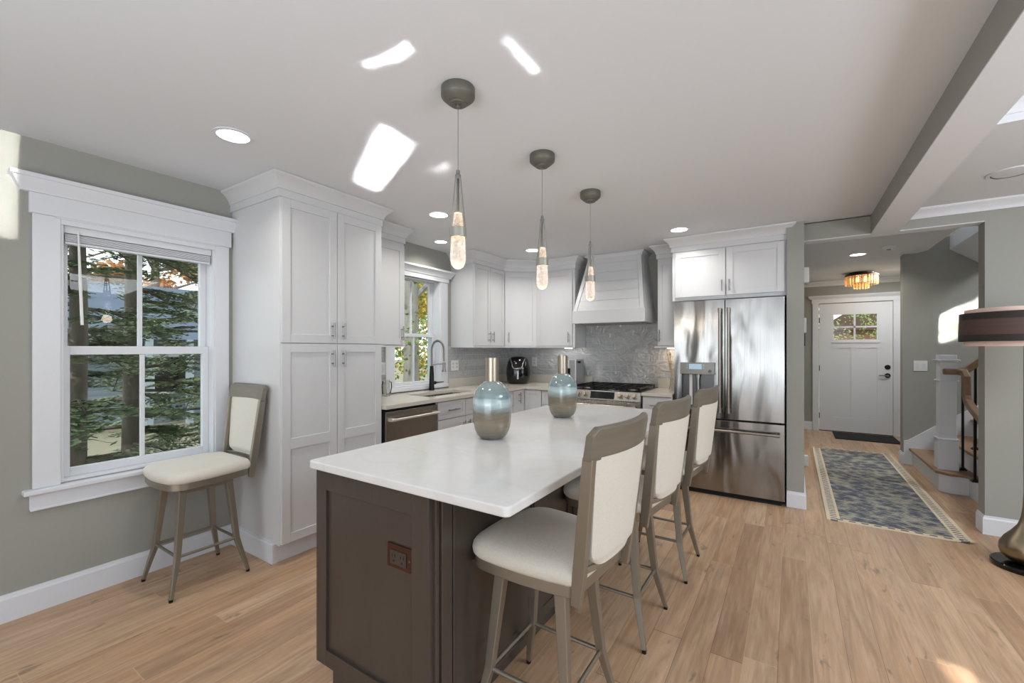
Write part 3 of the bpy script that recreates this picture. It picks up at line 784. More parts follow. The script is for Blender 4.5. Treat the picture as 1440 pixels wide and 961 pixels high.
def base_left(label, y0, y1, name='base_cabinet'):
    t = thing(name, label, 'cabinet', (-2.95, (y0 + y1) / 2, 0))
    MB().box(XL, -2.65, y0, y1, 0.1, 0.66 if name == 'sink_cabinet' else 0.882).build('body', 'cab', t)
    MB().box(-2.74, -2.72, y0, y1, 0.0, 0.1).build('toe_kick', 'cab', t)
    return t
t = base_left('white sink cabinet with drawer fronts right of the dishwasher', 2.852, 3.63, 'sink_cabinet')
fs = MB().box(-2.69, -2.65, 2.852, 3.63, 0.66, 0.882); fs.build('face_frame', 'cab', t)
F = Fr((-2.65, 0, 0), (0, 1, 0), (1, 0, 0))
for (u0, u1) in ((2.857, 3.238), (3.243, 3.625)):
    d = shaker(MB(), F, u0, u1, 0.716, 0.872, st=0.035).build('drawer', 'cab', t, bevel=0.001); bar_handle(F, d, (u0 + u1) / 2, 0.792, 0.155, False)
    dd = shaker(MB(), F, u0, u1, 0.11, 0.708).build('door', 'cab', t, bevel=0.001)
    bar_handle(F, dd, 3.205 if u0 < 3 else 3.277, 0.61, 0.125)
t = base_left('white base cabinet between the sink cabinet and the corner', 3.632, 4.085)
F = Fr((-2.65, 0, 0), (0, 1, 0), (1, 0, 0))
d = shaker(MB(), F, 3.637, 4.08, 0.716, 0.872, st=0.035).build('drawer', 'cab', t, bevel=0.001); bar_handle(F, d, 3.86, 0.792, 0.155, False)
d = shaker(MB(), F, 3.637, 4.08, 0.11, 0.708).build('door', 'cab', t, bevel=0.001); bar_handle(F, d, 3.68, 0.61, 0.125)
t = thing('corner_base_cabinet', 'white corner base cabinet with a folding door below the air fryer', 'cabinet', (-2.9, 4.6, 0))
MB().prism([(XL, 4.087), (-2.65, 4.087), (-2.65, 4.348), (-2.405, 4.348), (-2.405, YB), (XL, YB)], 0.1, 0.882).build('body', 'cab', t)
F = Fr((-2.65, 0, 0), (0, 1, 0), (1, 0, 0))
d = shaker(MB(), F, 4.092, 4.328, 0.11, 0.872, st=0.045).build('door', 'cab', t, bevel=0.001); bar_handle(F, d, 4.20, 0.79, 0.125)
F = Fr((-2.63, 4.348, 0), (1, 0, 0), (0, -1, 0))
shaker(MB(), F, 0.003, 0.22, 0.11, 0.872, st=0.045).build('door', 'cab', t, bevel=0.001)
t = thing('base_cabinet', 'white drawer cabinet just left of the gas range', 'cabinet', (-2.2, 4.6, 0))
MB().box(-2.403, -2.037, 4.348, YB, 0.1, 0.882).build('body', 'cab', t)
F = Fr((-2.403, 4.348, 0), (1, 0, 0), (0, -1, 0))
for za, zb in ((0.716, 0.872), (0.415, 0.708), (0.11, 0.407)):
    d = shaker(MB(), F, 0.004, 0.362, za, zb, st=0.035).build('drawer', 'cab', t, bevel=0.001); bar_handle(F, d, 0.183, (za + zb) / 2, 0.12, False)
t = thing('base_cabinet', 'white drawer cabinet between the gas range and the refrigerator', 'cabinet', (-1.1, 4.6, 0))
MB().box(-1.257, -0.970, 4.348, YB, 0.1, 0.882).build('body', 'cab', t)
MB().box(-1.257, -0.970, 4.42, 4.44, 0.0, 0.1).build('toe_kick', 'cab', t)
F = Fr((-1.257, 4.348, 0), (1, 0, 0), (0, -1, 0))
for za, zb in ((0.716, 0.872), (0.46, 0.708), (0.11, 0.452)):
    d = slab(MB(), F, 0.004, 0.283, za, zb).build('drawer', 'cab', t, bevel=0.001); bar_handle(F, d, 0.143, (za + zb) / 2 if za > 0.7 else zb - 0.04, 0.12, False)

# ------------------------------------------------------------------ gas range
t = thing('gas_range', 'stainless steel gas range with black grates and round knobs', 'stove', (-1.65, 4.6, 0))
rx0, rx1 = -2.034, -1.262
MB().box(rx0 + 0.004, rx1 - 0.004, 4.33, YB - 0.03, 0.02, 0.905).build('body', 'steel_flat', t)
MB().box(rx0, rx1, 4.31, YB - 0.03, 0.905, 0.924).build('cooktop', 'blackgloss', t, bevel=0.003)
MB().prism_x([(4.275, 0.822), (4.33, 0.822), (4.33, 0.912), (4.305, 0.912)], rx0, rx1).build('control_panel', 'steel_flat', t, bevel=0.002)
def panel_pt(x, z, n=0.0):
    y = 4.275 + 0.03 * (z - 0.822) / 0.09
    return Vector((x, y - n * 0.95, z + n * 0.31))
for x in (-1.925, -1.852, -1.468, -1.395, -1.325):
    k = MB().cyl(panel_pt(x, 0.868, 0.0), panel_pt(x, 0.868, 0.012), 0.028, 20).cyl(panel_pt(x, 0.868, 0.012), panel_pt(x, 0.868, 0.036), 0.021, 20, 0.018).build('knob', 'champagne', t, smooth=40, bevel=0.002)
MB().hexa([panel_pt(-1.79, 0.832, -0.003), panel_pt(-1.53, 0.832, -0.003), panel_pt(-1.53, 0.832, 0.003), panel_pt(-1.79, 0.832, 0.003), panel_pt(-1.79, 0.902, -0.003), panel_pt(-1.53, 0.902, -0.003), panel_pt(-1.53, 0.902, 0.003), panel_pt(-1.79, 0.902, 0.003)]).build('display', 'glassblack', t)
od = MB().box(rx0 + 0.004, rx1 - 0.004, 4.29, 4.33, 0.20, 0.805).build('oven_door', 'steel_flat', t, bevel=0.003)
MB().box(rx0 + 0.1, rx1 - 0.1, 4.286, 4.291, 0.36, 0.68).build('oven_window', 'glassblack', od)
hb = MB().cyl((rx0 + 0.03, 4.235, 0.765), (rx1 - 0.03, 4.235, 0.765), 0.012, 14)
for x in (rx0 + 0.06, rx1 - 0.06): hb.box(x - 0.018, x + 0.018, 4.235, 4.292, 0.753, 0.777)
hb.build('handle', 'champagne', od, smooth=40)
MB().box(rx0 + 0.004, rx1 - 0.004, 4.30, 4.33, 0.04, 0.19).build('storage_drawer', 'steel_flat', t, bevel=0.003)
for gx in (0, 1, 2):
    x0 = rx0 + 0.02 + gx * 0.245; x1 = x0 + 0.238; g = MB()
    for x in (x0, x1): g.box(x - 0.005, x + 0.005, 4.34, 4.90, 0.940, 0.955)
    for y in (4.34, 4.62, 4.90): g.box(x0, x1, y - 0.005, y + 0.005, 0.940, 0.955)
    for y in (4.43, 4.53, 4.71, 4.81): g.box(x0 + 0.04, x1 - 0.04, y - 0.004, y + 0.004, 0.943, 0.953)
    g.box((x0 + x1) / 2 - 0.004, (x0 + x1) / 2 + 0.004, 4.34, 4.90, 0.943, 0.953)
    for x in (x0, x1):
        for y in (4.35, 4.89): g.box(x - 0.006, x + 0.006, y - 0.006, y + 0.006, 0.924, 0.942)
    g.build('grate', 'black', t)
for x, y, r in ((-1.90, 4.48, 0.05), (-1.90, 4.76, 0.04), (-1.648, 4.62, 0.06), (-1.40, 4.48, 0.05), (-1.40, 4.76, 0.04)):
    MB().lathe([(r, 0), (r, 0.008), (r * 0.7, 0.014), (0.001, 0.015)], (x, y, 0.924), 20).build('burner', 'champagne', t, smooth=40)

# ------------------------------------------------------------------ refrigerator
t = thing('refrigerator', 'large stainless steel french-door refrigerator with hot water dispenser', 'refrigerator', (-0.5, 4.7, 0))
fx0, fx1 = -0.954, -0.054
MB().box(fx0 + 0.008, fx1 - 0.008, 4.405, YB - 0.01, 0.03, 1.795).build('case', plain('fridge_case_grey', (60, 60, 62), 0.5, 0.4), t)
xm = -0.514
# left door with a dispenser recess
DX0, DX1, DZ0, DZ1 = -0.888, -0.602, 0.80, 1.12
ld = MB()
ld.box(fx0, DX0, 4.345, 4.40, 0.712, 1.80); ld.box(DX1, xm - 0.003, 4.345, 4.40, 0.712, 1.80)
ld.box(DX0, DX1, 4.345, 4.40, DZ1, 1.80); ld.box(DX0, DX1, 4.345, 4.40, 0.712, DZ0)
ldo = ld.build('left_door', 'steel', t)
MB().box(xm + 0.003, fx1, 4.345, 4.40, 0.712, 1.80).build('right_door', 'steel', t, bevel=0.003)
MB().box(fx0, fx1, 4.345, 4.40, 0.045, 0.698).build('freezer_drawer', 'steel', t, bevel=0.003)
MB().box(fx0 + 0.02, fx1 - 0.02, 4.36, 4.405, 0.698, 0.712).build('gasket', 'darkgap', t)
MB().box(fx0 + 0.02, fx1 - 0.02, 4.37, 4.405, 0.0, 0.045).build('kick_grille', 'darkgap', t)
rc = MB(); rc.box(DX0, DX1, 4.396, 4.403, DZ0, DZ1); rc.box(DX0, DX0 + 0.006, 4.346, 4.40, DZ0, DZ1); rc.box(DX1 - 0.006, DX1, 4.346, 4.40, DZ0, DZ1); rc.box(DX0, DX1, 4.346, 4.40, DZ0, DZ0 + 0.006)
rc.build('dispenser_recess', plain('recess_steel', (108, 108, 108), 0.35, 0.9), ldo)
MB().box(DX0 - 0.008, DX1 + 0.008, 4.325, 4.346, 1.112, 1.222).build('dispenser_panel', plain('panel_grey_steel', (132, 130, 126), 0.35, 0.8), ldo, bevel=0.003)
MB().box(-0.815, -0.705, 4.3225, 4.3255, 1.160, 1.208).build('display', 'screen', ldo)
for bx, bz in ((-0.832, 1.197), (-0.832, 1.172), (-0.690, 1.197), (-0.690, 1.172)):
    MB().cyl((bx, 4.3255, bz), (bx, 4.3215, bz), 0.008, 12).build('button', 'steelbar', ldo, smooth=40)
MB().cyl((-0.635, 4.3255, 1.143), (-0.635, 4.316, 1.143), 0.014, 16).build('dial', 'blackgloss', ldo, smooth=40)
MB().cyl((-0.745, 4.372, 1.112), (-0.745, 4.372, 1.08), 0.026, 18).cyl((-0.745, 4.372, 1.08), (-0.745, 4.372, 0.90), 0.018, 16).build('dispenser_nozzle', 'steelbar', ldo, smooth=40)
MB().box(-0.822, -0.796, 4.375, 4.39, 0.82, 1.11).build('dispenser_paddle', 'plastic', ldo, bevel=0.003)
MB().box(DX0 - 0.004, DX1 + 0.004, 4.318, 4.35, 0.782, 0.80).build('drip_tray', 'steelbar', ldo, bevel=0.003)
def fridge_handle(parent, a, b, off=0.055):
    a = Vector(a); b = Vector(b); d = (b - a).normalized(); n = Vector((0, -off, 0))
    m = MB().cyl(a + n, b + n, 0.0125, 16)
    for e, s_ in ((a, 1), (b, -1)):
        m.cyl(e + n - d * 0.004 * s_, e + n + d * 0.04 * s_, 0.0155, 16)
        p = e + d * 0.02 * s_
        m.cyl(p + n, p + Vector((0, 0.004, 0)), 0.010, 12)
    m.build('handle', 'steel_dark', parent, smooth=40)
fridge_handle(ldo, (-0.549, 4.345, 0.775), (-0.549, 4.345, 1.715))
rdo = [c for c in t.children if c.name.startswith('right_door')][0]; fdo = [c for c in t.children if c.name.startswith('freezer')][0]
fridge_handle(rdo, (-0.478, 4.345, 0.775), (-0.478, 4.345, 1.715))
fridge_handle(fdo, (-0.915, 4.345, 0.612), (-0.092, 4.345, 0.612))

# ------------------------------------------------------------------ island
t = thing('kitchen_island', 'dark stained kitchen island with a white quartz top', 'kitchen island', (-1.25, 2.1, 0))
IX0, IX1, IY0, IY1 = -1.592, -0.652, 0.985, 3.155
sl = MB(); P0 = rr(IX0, IX1, IY0, IY1, 0.02, 0.884); P1 = rr(IX0, IX1, IY0, IY1, 0.02, 0.914)
sl.ring_loft([P0, P1]); sl.build('countertop', 'quartz', t, bevel=0.005, seg=3)
bx0, bx1, by0, by1 = -1.588, -0.975, 1.042, 3.10
MB().box(bx0 + 0.012, bx1, by0, by1, 0.11, 0.884).build('body', 'island', t)
MB().box(bx0 + 0.045, bx1 - 0.04, by0 + 0.02, by1 - 0.04, 0.0, 0.11).build('toe_kick', 'island', t, bevel=0.002)
F = Fr((bx0, 1.042, 0), (1, 0, 0), (0, -1, 0))
ep = MB(); w = 0.608
st = 0.062
ep.fb(F, 0, w, 0.112, 0.882, -0.004, 0.010)
ep.fb(F, 0, st, 0.112, 0.882, 0.008, 0.022); ep.fb(F, w - 0.078, w, 0.112, 0.882, 0.008, 0.022)
ep.fb(F, st, w - 0.078, 0.112, 0.174, 0.008, 0.022); ep.fb(F, st, w - 0.078, 0.798, 0.882, 0.008, 0.022)
ep.build('end_panel', 'island', t, bevel=0.0012)
# corner post and seating-side panels
cp = MB(); cp.box(bx1 - 0.002, bx1 + 0.006, 1.042, 1.060, 0.11, 0.884); cp.box(bx1 - 0.002, bx1 + 0.014, 1.064, 1.114, 0.11, 0.884)
cp.build('corner_post', 'island', t, bevel=0.002)
F = Fr((bx1, 0, 0), (0, 1, 0), (1, 0, 0))
for (a, b) in ((1.118, 1.655), (1.700, 2.06), (2.12, 2.60), (2.64, 3.095)):
    shaker(MB(), F, a, b, 0.112, 0.882, st=0.012 if a < 1.5 else 0.05, rec=0.006, th=0.014).build('side_panel', 'island', t, bevel=0.001)
MB().box(bx1, bx1 + 0.020, 1.657, 1.698, 0.11, 0.884).box(bx1, bx1 + 0.020, 2.063, 2.117, 0.11, 0.884).build('stile', 'island', t, bevel=0.001)
# outlet on the end panel
ot = thing('outlet_plate', 'copper brown outlet plate on the dark island end panel', 'outlet', (-1.118, 1.03, 0.64))
cop = plain('copper_brown_plate', (84, 56, 46), 0.15, 0.6)
MB().box(-1.180, -1.060, 1.0245, 1.0315, 0.598, 0.680).build('plate', cop, ot, bevel=0.002)
MB().box(-1.162, -1.086, 1.0215, 1.0245, 0.612, 0.660).build('receptacle', plain('brown_receptacle', (66, 58, 54), 0.3), ot, bevel=0.001)
sm = MB()
for cx in (-1.145, -1.104):
    for dx in (-0.007, 0.007): sm.box(cx + dx - 0.0015, cx + dx + 0.0015, 1.0205, 1.0216, 0.638, 0.648)
    sm.box(cx - 0.003, cx + 0.003, 1.0205, 1.0216, 0.622, 0.628)
sm.build('sockets', 'darkgap', ot)
MB().cyl((-1.070, 1.0246, 0.639), (-1.070, 1.0225, 0.639), 0.0035, 10).build('screw', 'steelbar', ot)

# ------------------------------------------------------------------ vases
def vase(x, y, label):
    t = thing('bottle_vase', label, 'vase', (x, y, 0.914), 'bottle vases on the island', local=True)
    prof = [(0.001, 0.0), (0.050, 0.0), (0.060, 0.006), (0.077, 0.022), (0.087, 0.048), (0.0925, 0.08), (0.0935, 0.12), (0.0932, 0.168), (0.0905, 0.202), (0.081, 0.233), (0.061, 0.259), (0.043, 0.273), (0.033, 0.279)]
    MB().lathe(prof, (0, 0, 0), 48, True, True).build('glass_body', 'vase', t, smooth=50)
    MB().lathe([(0.0325, 0.274), (0.0325, 0.392), (0.028, 0.392), (0.028, 0.30)], (0, 0, 0), 36, True, True).build('metal_neck', 'champagne', t, smooth=40)
    return t
vase(-1.232, 1.722, 'nearer teal, white and brown glass bottle vase on the island, larger in view')
v2 = vase(-1.234, 2.50, 'farther teal, white and brown glass bottle vase on the island, nearer the range')

# ------------------------------------------------------------------ bar stools
def seat_outline(s=1.0, n=8):
    """front at -y (wide, rounded), back at +y (narrow)"""
    P = []
    cs = [(0.188 * s, 0.222 * s, 0.035, 0), (-0.188 * s, 0.222 * s, 0.035, 90), (-0.222 * s, -0.205 * s, 0.085, 180), (0.222 * s, -0.205 * s, 0.085, 270)]
    for (x, y, r, a0) in cs:
        cx = x - math.copysign(r, x); cy = y - math.copysign(r, y)
        for i in range(n + 1):
            a = radians(a0 + 90 * i / n); P.append([cx + r * cos(a), cy + r * sin(a)])
    # bow the front edge and sides outward
    out = []
    m = len(P)
    for i in range(m):
        out.append(P[i]); a = P[i]; b = P[(i + 1) % m]
        if (i % (n + 1)) == n:
            for k in range(1, 6):
                f = k / 6; x = a[0] * (1 - f) + b[0] * f; y = a[1] * (1 - f) + b[1] * f
                bow = 4 * f * (1 - f)
                if y < -0.15: y -= 0.014 * bow
                elif abs(x) > 0.1 and abs(a[1] - b[1]) > 0.1: x += math.copysign(0.010 * bow, x)
                out.append([x, y])
    return out

def make_stool(label, loc, seat_rot, group):
    t = thing('counter_stool', label, 'stool', loc, group, local=True)
    so = seat_outline(0.985)
    # legs
    for sx in (-1, 1):
        for sy in (-1, 1):
            pts = [(sx * 0.118, sy * 0.118, 0.560), (sx * 0.150, sy * 0.150, 0.21), (sx * 0.194, sy * 0.194, 0.012)]
            lg = MB().bar(pts, [(0.042, 0.036), (0.031, 0.027), (0.019, 0.017)], (1, 0, 0)).build('leg', 'stool_metal', t, bevel=0.003)
            MB().cyl((sx * 0.194, sy * 0.194, 0.0), (sx * 0.194, sy * 0.194, 0.014), 0.010, 12).build('glide', 'black', lg, smooth=40)
    rg = MB()
    c4 = [(-0.15, -0.15, 0.21), (0.15, -0.15, 0.21), (0.15, 0.15, 0.21), (-0.15, 0.15, 0.21)]
    for i in range(4): rg.cyl(c4[i], c4[(i + 1) % 4], 0.008, 10)
    rg.build('footrest', 'stool_metal', t, smooth=40)
    ap = MB(); ap.box(-0.138, 0.138, -0.138, -0.128, 0.545, 0.578); ap.box(-0.138, 0.138, 0.128, 0.138, 0.545, 0.578)
    ap.box(-0.138, -0.128, -0.128, 0.128, 0.545, 0.578); ap.box(0.128, 0.138, -0.128, 0.128, 0.545, 0.578); ap.box(-0.128, 0.128, -0.128, 0.128, 0.568, 0.578)
    ap.build('swivel_base', 'stool_metal', t, bevel=0.002)
    parts = []
    parts.append(MB().ring_loft([[Vector((x, y, 0.583)) for x, y in so], [Vector((x, y, 0.626)) for x, y in so]]).build('seat_frame', 'stool_metal', t, bevel=0.003, smooth=40))
    rings = []
    for (s_, z) in ((1.0, 0.620), (1.035, 0.630), (1.045, 0.645), (1.03, 0.660), (0.975, 0.674), (0.88, 0.683), (0.7, 0.689), (0.4, 0.693), (0.1, 0.694)):
        rings.append([Vector((x * s_, (y - 0.0) * s_, z)) for x, y in so])
    parts.append(MB().ring_loft(rings).build('seat', 'fabric', t, smooth=60))
    # back: everything leans back
    def yb(z): return 0.226 + (z - 0.60) * 0.118
    def arc(x, hw=0.21): return 0.034 * (1 - (x / hw) ** 2)
    for sx in (-1, 1):
        pts = [(sx * 0.176, yb(0.565), 0.565), (sx * 0.176, yb(0.66), 0.66), (sx * 0.195, yb(1.03), 1.03)]
        parts.append(MB().bar(pts, [(0.020, 0.034), (0.024, 0.042), (0.026, 0.036)], (1, 0, 0)).build('back_post', 'stool_metal', t, bevel=0.003))
    # crest rail
    n = 16; rings = []
    for i in range(n + 1):
        x = -0.212 + 0.424 * i / n; e = abs(x) / 0.212
        zt = 1.122 - (0.0 if e < 0.88 else 0.020 * ((e - 0.88) / 0.12) ** 2); zb = 1.022
        th = 0.026
        y0 = yb(1.02) + arc(x); y1 = yb(1.12) + arc(x)
        rings.append([Vector((x, y0 - th / 2, zb)), Vector((x, y0 + th / 2, zb)), Vector((x, y1 + th / 2, zt - 0.006)), Vector((x, y1 + th / 4, zt)), Vector((x, y1 - th / 4, zt)), Vector((x, y1 - th / 2, zt - 0.006))])
    parts.append(MB().ring_loft(rings).build('crest_rail', 'crest', t, smooth=35, bevel=0.002))
    # upholstered back pad
    def hw(z):
        f = (z - 0.70) / 0.33
        base = 0.156 + 0.030 * max(0, min(1, f))
        if z < 0.735: base *= math.sqrt(max(0.0, 1 - ((0.735 - z) / 0.062) ** 2)) * 0.55 + 0.45
        return base
    zs = [0.675, 0.68, 0.69, 0.705, 0.72, 0.74, 0.80, 0.86, 0.92, 0.98, 1.03]
    rings = []
    for z in zs:
        h_ = hw(z); ring = []
        thk = 0.034 if z > 0.69 else 0.014
        for i in range(13):
            x = -h_ + 2 * h_ * i / 12; e = abs(x) / h_
            th = thk * (0.6 if e > 0.98 else 1.0)
            ring.append(Vector((x, yb(z) + arc(x) * 0.9 + th / 2, z)))
        for i in range(12, -1, -1):
            x = -h_ + 2 * h_ * i / 12; e = abs(x) / h_
            th = thk * (0.6 if e > 0.98 else 1.0)
            ring.append(Vector((x, yb(z) + arc(x) * 0.9 - th / 2, z)))
        rings.append(ring)
    parts.append(MB().ring_loft(rings).build('back_pad', 'fabric', t, smooth=50))
    # lower bow rail
    rp = []
    for i in range(13):
        x = -0.176 + 0.352 * i / 12; rp.append((x, yb(0.66) + arc(x, 0.18) * 0.9, 0.672 - 0.0 * x))
    parts.append(MB().bar(rp, (0.02, 0.010), (0, 0, 1)).build('bow_rail', 'stool_metal', t, bevel=0.002))
    for p in parts: p.rotation_euler.z = seat_rot
    return t
make_stool('cream and grey swivel stool standing alone under the large left window', (-2.967, 1.137, 0), 0.0, None)
g = 'counter stools along the island'
s1 = make_stool('nearest cream counter stool at the island, largest in view', (-0.757, 1.405, 0), radians(-95), g)
def stool_copy(src, loc, rot, label):
    c = copy_tree(src); c.location = loc; c['label'] = label; c['_w'] = tuple(loc)
    for ch in c.children:
        if ch.name.split('.')[0] not in ('leg', 'footrest', 'swivel_base'): ch.rotation_euler.z = rot
    return c
stool_copy(s1, (-0.745, 2.122, 0), radians(-97.5), 'middle cream counter stool of the three along the island')
stool_copy(s1, (-0.708, 2.826, 0), radians(-96), 'farthest cream counter stool at the island, in front of the refrigerator')

# ------------------------------------------------------------------ pendants
def pendant(x, y, label):
    t = thing('pendant_light', label, 'pendant light', (x, y, ZC), 'pendant lights over the island', local=True)
    z = lambda w: w - ZC
    MB().lathe([(0.068, 0.0), (0.070, -0.003), (0.070, -0.036), (0.068, -0.040), (0.047, -0.059), (0.035, -0.062), (0.034, -0.069), (0.001, -0.070)], (0, 0, 0), 40).build('canopy', 'canopy', t, smooth=40)
    MB().lathe([(0.011, -0.068), (0.011, -0.076), (0.005, -0.082), (0.001, -0.082)], (0, 0, 0), 14).build('cord_grip', 'steelbar', t, smooth=40)
    MB().cyl((0, 0, -0.080), (0, 0, z(2.08)), 0.0013, 6).build('cable', 'steelbar', t)
    MB().lathe([(0.004, z(2.092)), (0.008, z(2.088)), (0.008, z(2.074)), (0.012, z(2.070)), (0.012, z(2.052)), (0.001, z(2.052))], (0, 0, 0), 16, True, True).build('finial', 'steelbar', t, smooth=40)
    for k in range(3):
        a = radians(90 + 120 * k + 40)
        MB().bar([(0.008 * cos(a), 0.008 * sin(a), z(2.068)), (0.0295 * cos(a), 0.0295 * sin(a), z(1.862)), (0.0315 * cos(a), 0.0315 * sin(a), z(1.83))], [(0.010, 0.005), (0.015, 0.005), (0.015, 0.004)], (-sin(a), cos(a), 0)).build('strut', 'pmetal', t, bevel=0.001)
    MB().cyl((0, 0, z(2.06)), (0, 0, z(1.92)), 0.003, 8).build('stem', 'steelbar', t)
    MB().lathe([(0.001, z(1.912)), (0.0165, z(1.912)), (0.0185, z(1.905)), (0.0225, z(1.852)), (0.001, z(1.852))], (0, 0, 0), 24, True, True).build('upper_glass', 'pglass', t, smooth=40)
    MB().lathe([(0.031, z(1.852)), (0.0345, z(1.850)), (0.0355, z(1.813)), (0.033, z(1.811)), (0.031, z(1.815)), (0.030, z(1.850))], (0, 0, 0), 32, False, False).build('collar', 'pmetal', t, smooth=40)
    MB().lathe([(0.001, z(1.832)), (0.030, z(1.832)), (0.030, z(1.826)), (0.001, z(1.826))], (0, 0, 0), 24).build('led_disc', 'warm_led', t)
    prof = [(0.001, z(1.822)), (0.0285, z(1.822)), (0.0305, z(1.78)), (0.0322, z(1.74)), (0.0315, z(1.715)), (0.027, z(1.698)), (0.019, z(1.687)), (0.010, z(1.682)), (0.001, z(1.680))]
    MB().lathe(prof, (0, 0, 0), 28, True, True).build('lower_glass', 'pglass', t, smooth=50)
    l = bpy.data.lights.new('pendant_glow', 'POINT'); l.energy = 1.2; l.color = (1, 0.86, 0.7); l.shadow_soft_size = 0.04
    o = bpy.data.objects.new('pendant_glow', l); COL.objects.link(o); o.parent = t; o.location = (0, 0, z(1.64))
    return t
pendant(-1.162, 1.382, 'nearest teardrop glass pendant, hanging highest in view over the near end of the island')
pendant(-1.167, 2.11, 'middle teardrop glass pendant of the three over the island')
pendant(-1.166, 2.79, 'farthest teardrop glass pendant over the island, in front of the range hood')

# ------------------------------------------------------------------ recessed lights
def downlight(x, y, z, label, e=9.0, r=0.072):
    t = thing('recessed_light', label, 'ceiling light', (x, y, z), 'round recessed ceiling lights', local=True)
    MB().lathe([(r, 0.0), (r + 0.018, 0.0), (r + 0.017, -0.004), (r, -0.005)], (0, 0, 0), 36, False, False).build('trim_ring', 'trim', t, smooth=40)
    MB().lathe([(0.001, -0.0015), (r, -0.0015), (r, -0.0035), (0.001, -0.0035)], (0, 0, 0), 32).build('lens', 'lens', t)
    l = bpy.data.lights.new('downlight_glow', 'AREA'); l.shape = 'DISK'; l.size = 0.11; l.energy = e; l.color = (1, 0.96, 0.9); l.spread = radians(140)
    o = bpy.data.objects.new('downlight_glow', l); COL.objects.link(o); o.parent = t; o.location = (0, 0, -0.008)
    return t
downlight(-2.376, 1.07, ZC, 'large bright recessed light nearest the left window', 4.2)
downlight(-2.386, 2.598, ZC, 'recessed light right of the wall cabinet, beside the nearest pendant', 5.4)
downlight(-2.969, 3.265, ZC, 'small recessed light above the sink window', 3.5, 0.06)
downlight(-2.383, 4.093, ZC, 'recessed light partly behind the middle pendant', 5.4)
downlight(-0.859, 4.107, ZC, 'recessed light in front of the refrigerator cabinet', 4.4)
downlight(0.645, 6.474, HZ, 'recessed light in the hall ceiling beyond the opening', 7)
t = thing('ceiling_speaker', 'round white flush disc on the living side ceiling at the right edge', 'ceiling speaker', (1.126, 3.874, ZC), local=True)
MB().lathe([(0.001, -0.008), (0.06, -0.010), (0.085, -0.006), (0.09, 0)], (0, 0, 0), 36, True, False).build('grille', 'trim', t, smooth=40)
MB().lathe([(0.088, 0.0), (0.112, 0.0), (0.110, -0.006), (0.09, -0.008)], (0, 0, 0), 36, False, False).build('rim', 'trim', t, smooth=40)
t = thing('smoke_detector', 'small white smoke detector on the hall ceiling', 'smoke detector', (0.881, 6.163, HZ), local=True)
MB().lathe([(0.065, 0), (0.065, -0.012), (0.05, -0.03), (0.001, -0.032)], (0, 0, 0), 28).build('housing', 'plastic', t, smooth=40)
MB().lathe([(0.02, -0.031), (0.018, -0.036), (0.001, -0.036)], (0, 0, 0), 16).build('sensor', plain('sensor_grey', (120, 120, 118), 0.5), t, smooth=40)

# under-cabinet lights
area('under_cabinet_glow', (-2.35, 4.78, 1.358), (0, 0.1, -1), 0.42, 0.04, 0.7, (1, 0.97, 0.92))
area('under_cabinet_glow', (-1.08, 4.84, 1.355), (0, 0.1, -1), 0.14, 0.04, 0.7, (1, 0.78, 0.55))
for (lx, ly, lab) in ((-2.27, 4.76, 'slim under-cabinet puck light right of the coffee maker'), (-1.08, 4.82, 'slim under-cabinet puck light next to the refrigerator')):
    tag(MB().box(lx - 0.045, lx + 0.045, ly - 0.012, ly + 0.012, 1.352, 1.3599).build('under_cabinet_light', 'warm_led' if lx > -2 else 'lens'), lab, 'under-cabinet light')

# ------------------------------------------------------------------ wall plates
def plate(name, label, cat, c, n, w, h, kind='outlet', gangs=1):
    t = thing(name, label, cat, c)
    c = Vector(c); n = Vector(n); u = Vector((0, 0, 1)).cross(n).normalized()
    F = Fr(c - Vector((0, 0, 0)), u, n)
    MB().fb(F, -w / 2, w / 2, -h / 2, h / 2, 0, 0.005).build('plate', 'plastic', t, bevel=0.0015)
    for g_ in range(gangs):
        uu = -w / 2 + w * (g_ + 0.5) / gangs
        if kind == 'outlet':
            m = MB()
            for dz in (-0.019, 0.019): m.fb(F, uu - 0.016, uu + 0.016, dz - 0.013, dz + 0.013, 0.005, 0.0065)
            r_ = m.build('receptacle', plain('receptacle_white', (205, 205, 202), 0.4), t)
            m = MB()
            for dz in (-0.019, 0.019):
                for du in (-0.006, 0.006): m.fb(F, uu + du - 0.001, uu + du + 0.001, dz - 0.002, dz + 0.007, 0.0066, 0.007)
            m.build('slots', 'darkgap', r_)
        else:
            MB().fb(F, uu - 0.016, uu + 0.016, -0.033, 0.033, 0.005, 0.009).build('rocker', 'trim', t, bevel=0.001)
    return t
plate('outlet_plate', 'white double plate on the grey tile between the sink window and wall cabinets', 'outlet', (XL + 0.008, 3.814, 1.16), (1, 0, 0), 0.13, 0.118, 'outlet', 2)
plate('switch_plate', 'white switch plate on the tile next to the pantry', 'light switch', (XL + 0.008, 2.745, 1.163), (1, 0, 0), 0.12, 0.118, 'switch', 2)
plate('outlet_plate', 'white outlet plate on the tile right of the air fryer', 'outlet', (-2.86, YB - 0.008, 1.18), (0, -1, 0), 0.075, 0.118)
plate('switch_plate', 'white double switch plate on the stair wall', 'light switch', (1.246, 6.77, 1.153), (0, -1, 0), 0.118, 0.118, 'switch', 2)

# ------------------------------------------------------------------ counter appliances
t = thing('air_fryer', 'glossy black egg-shaped air fryer with a silver handle in the counter corner', 'air fryer', (-2.90, 4.62, 0.914), local=True, rz=radians(28))
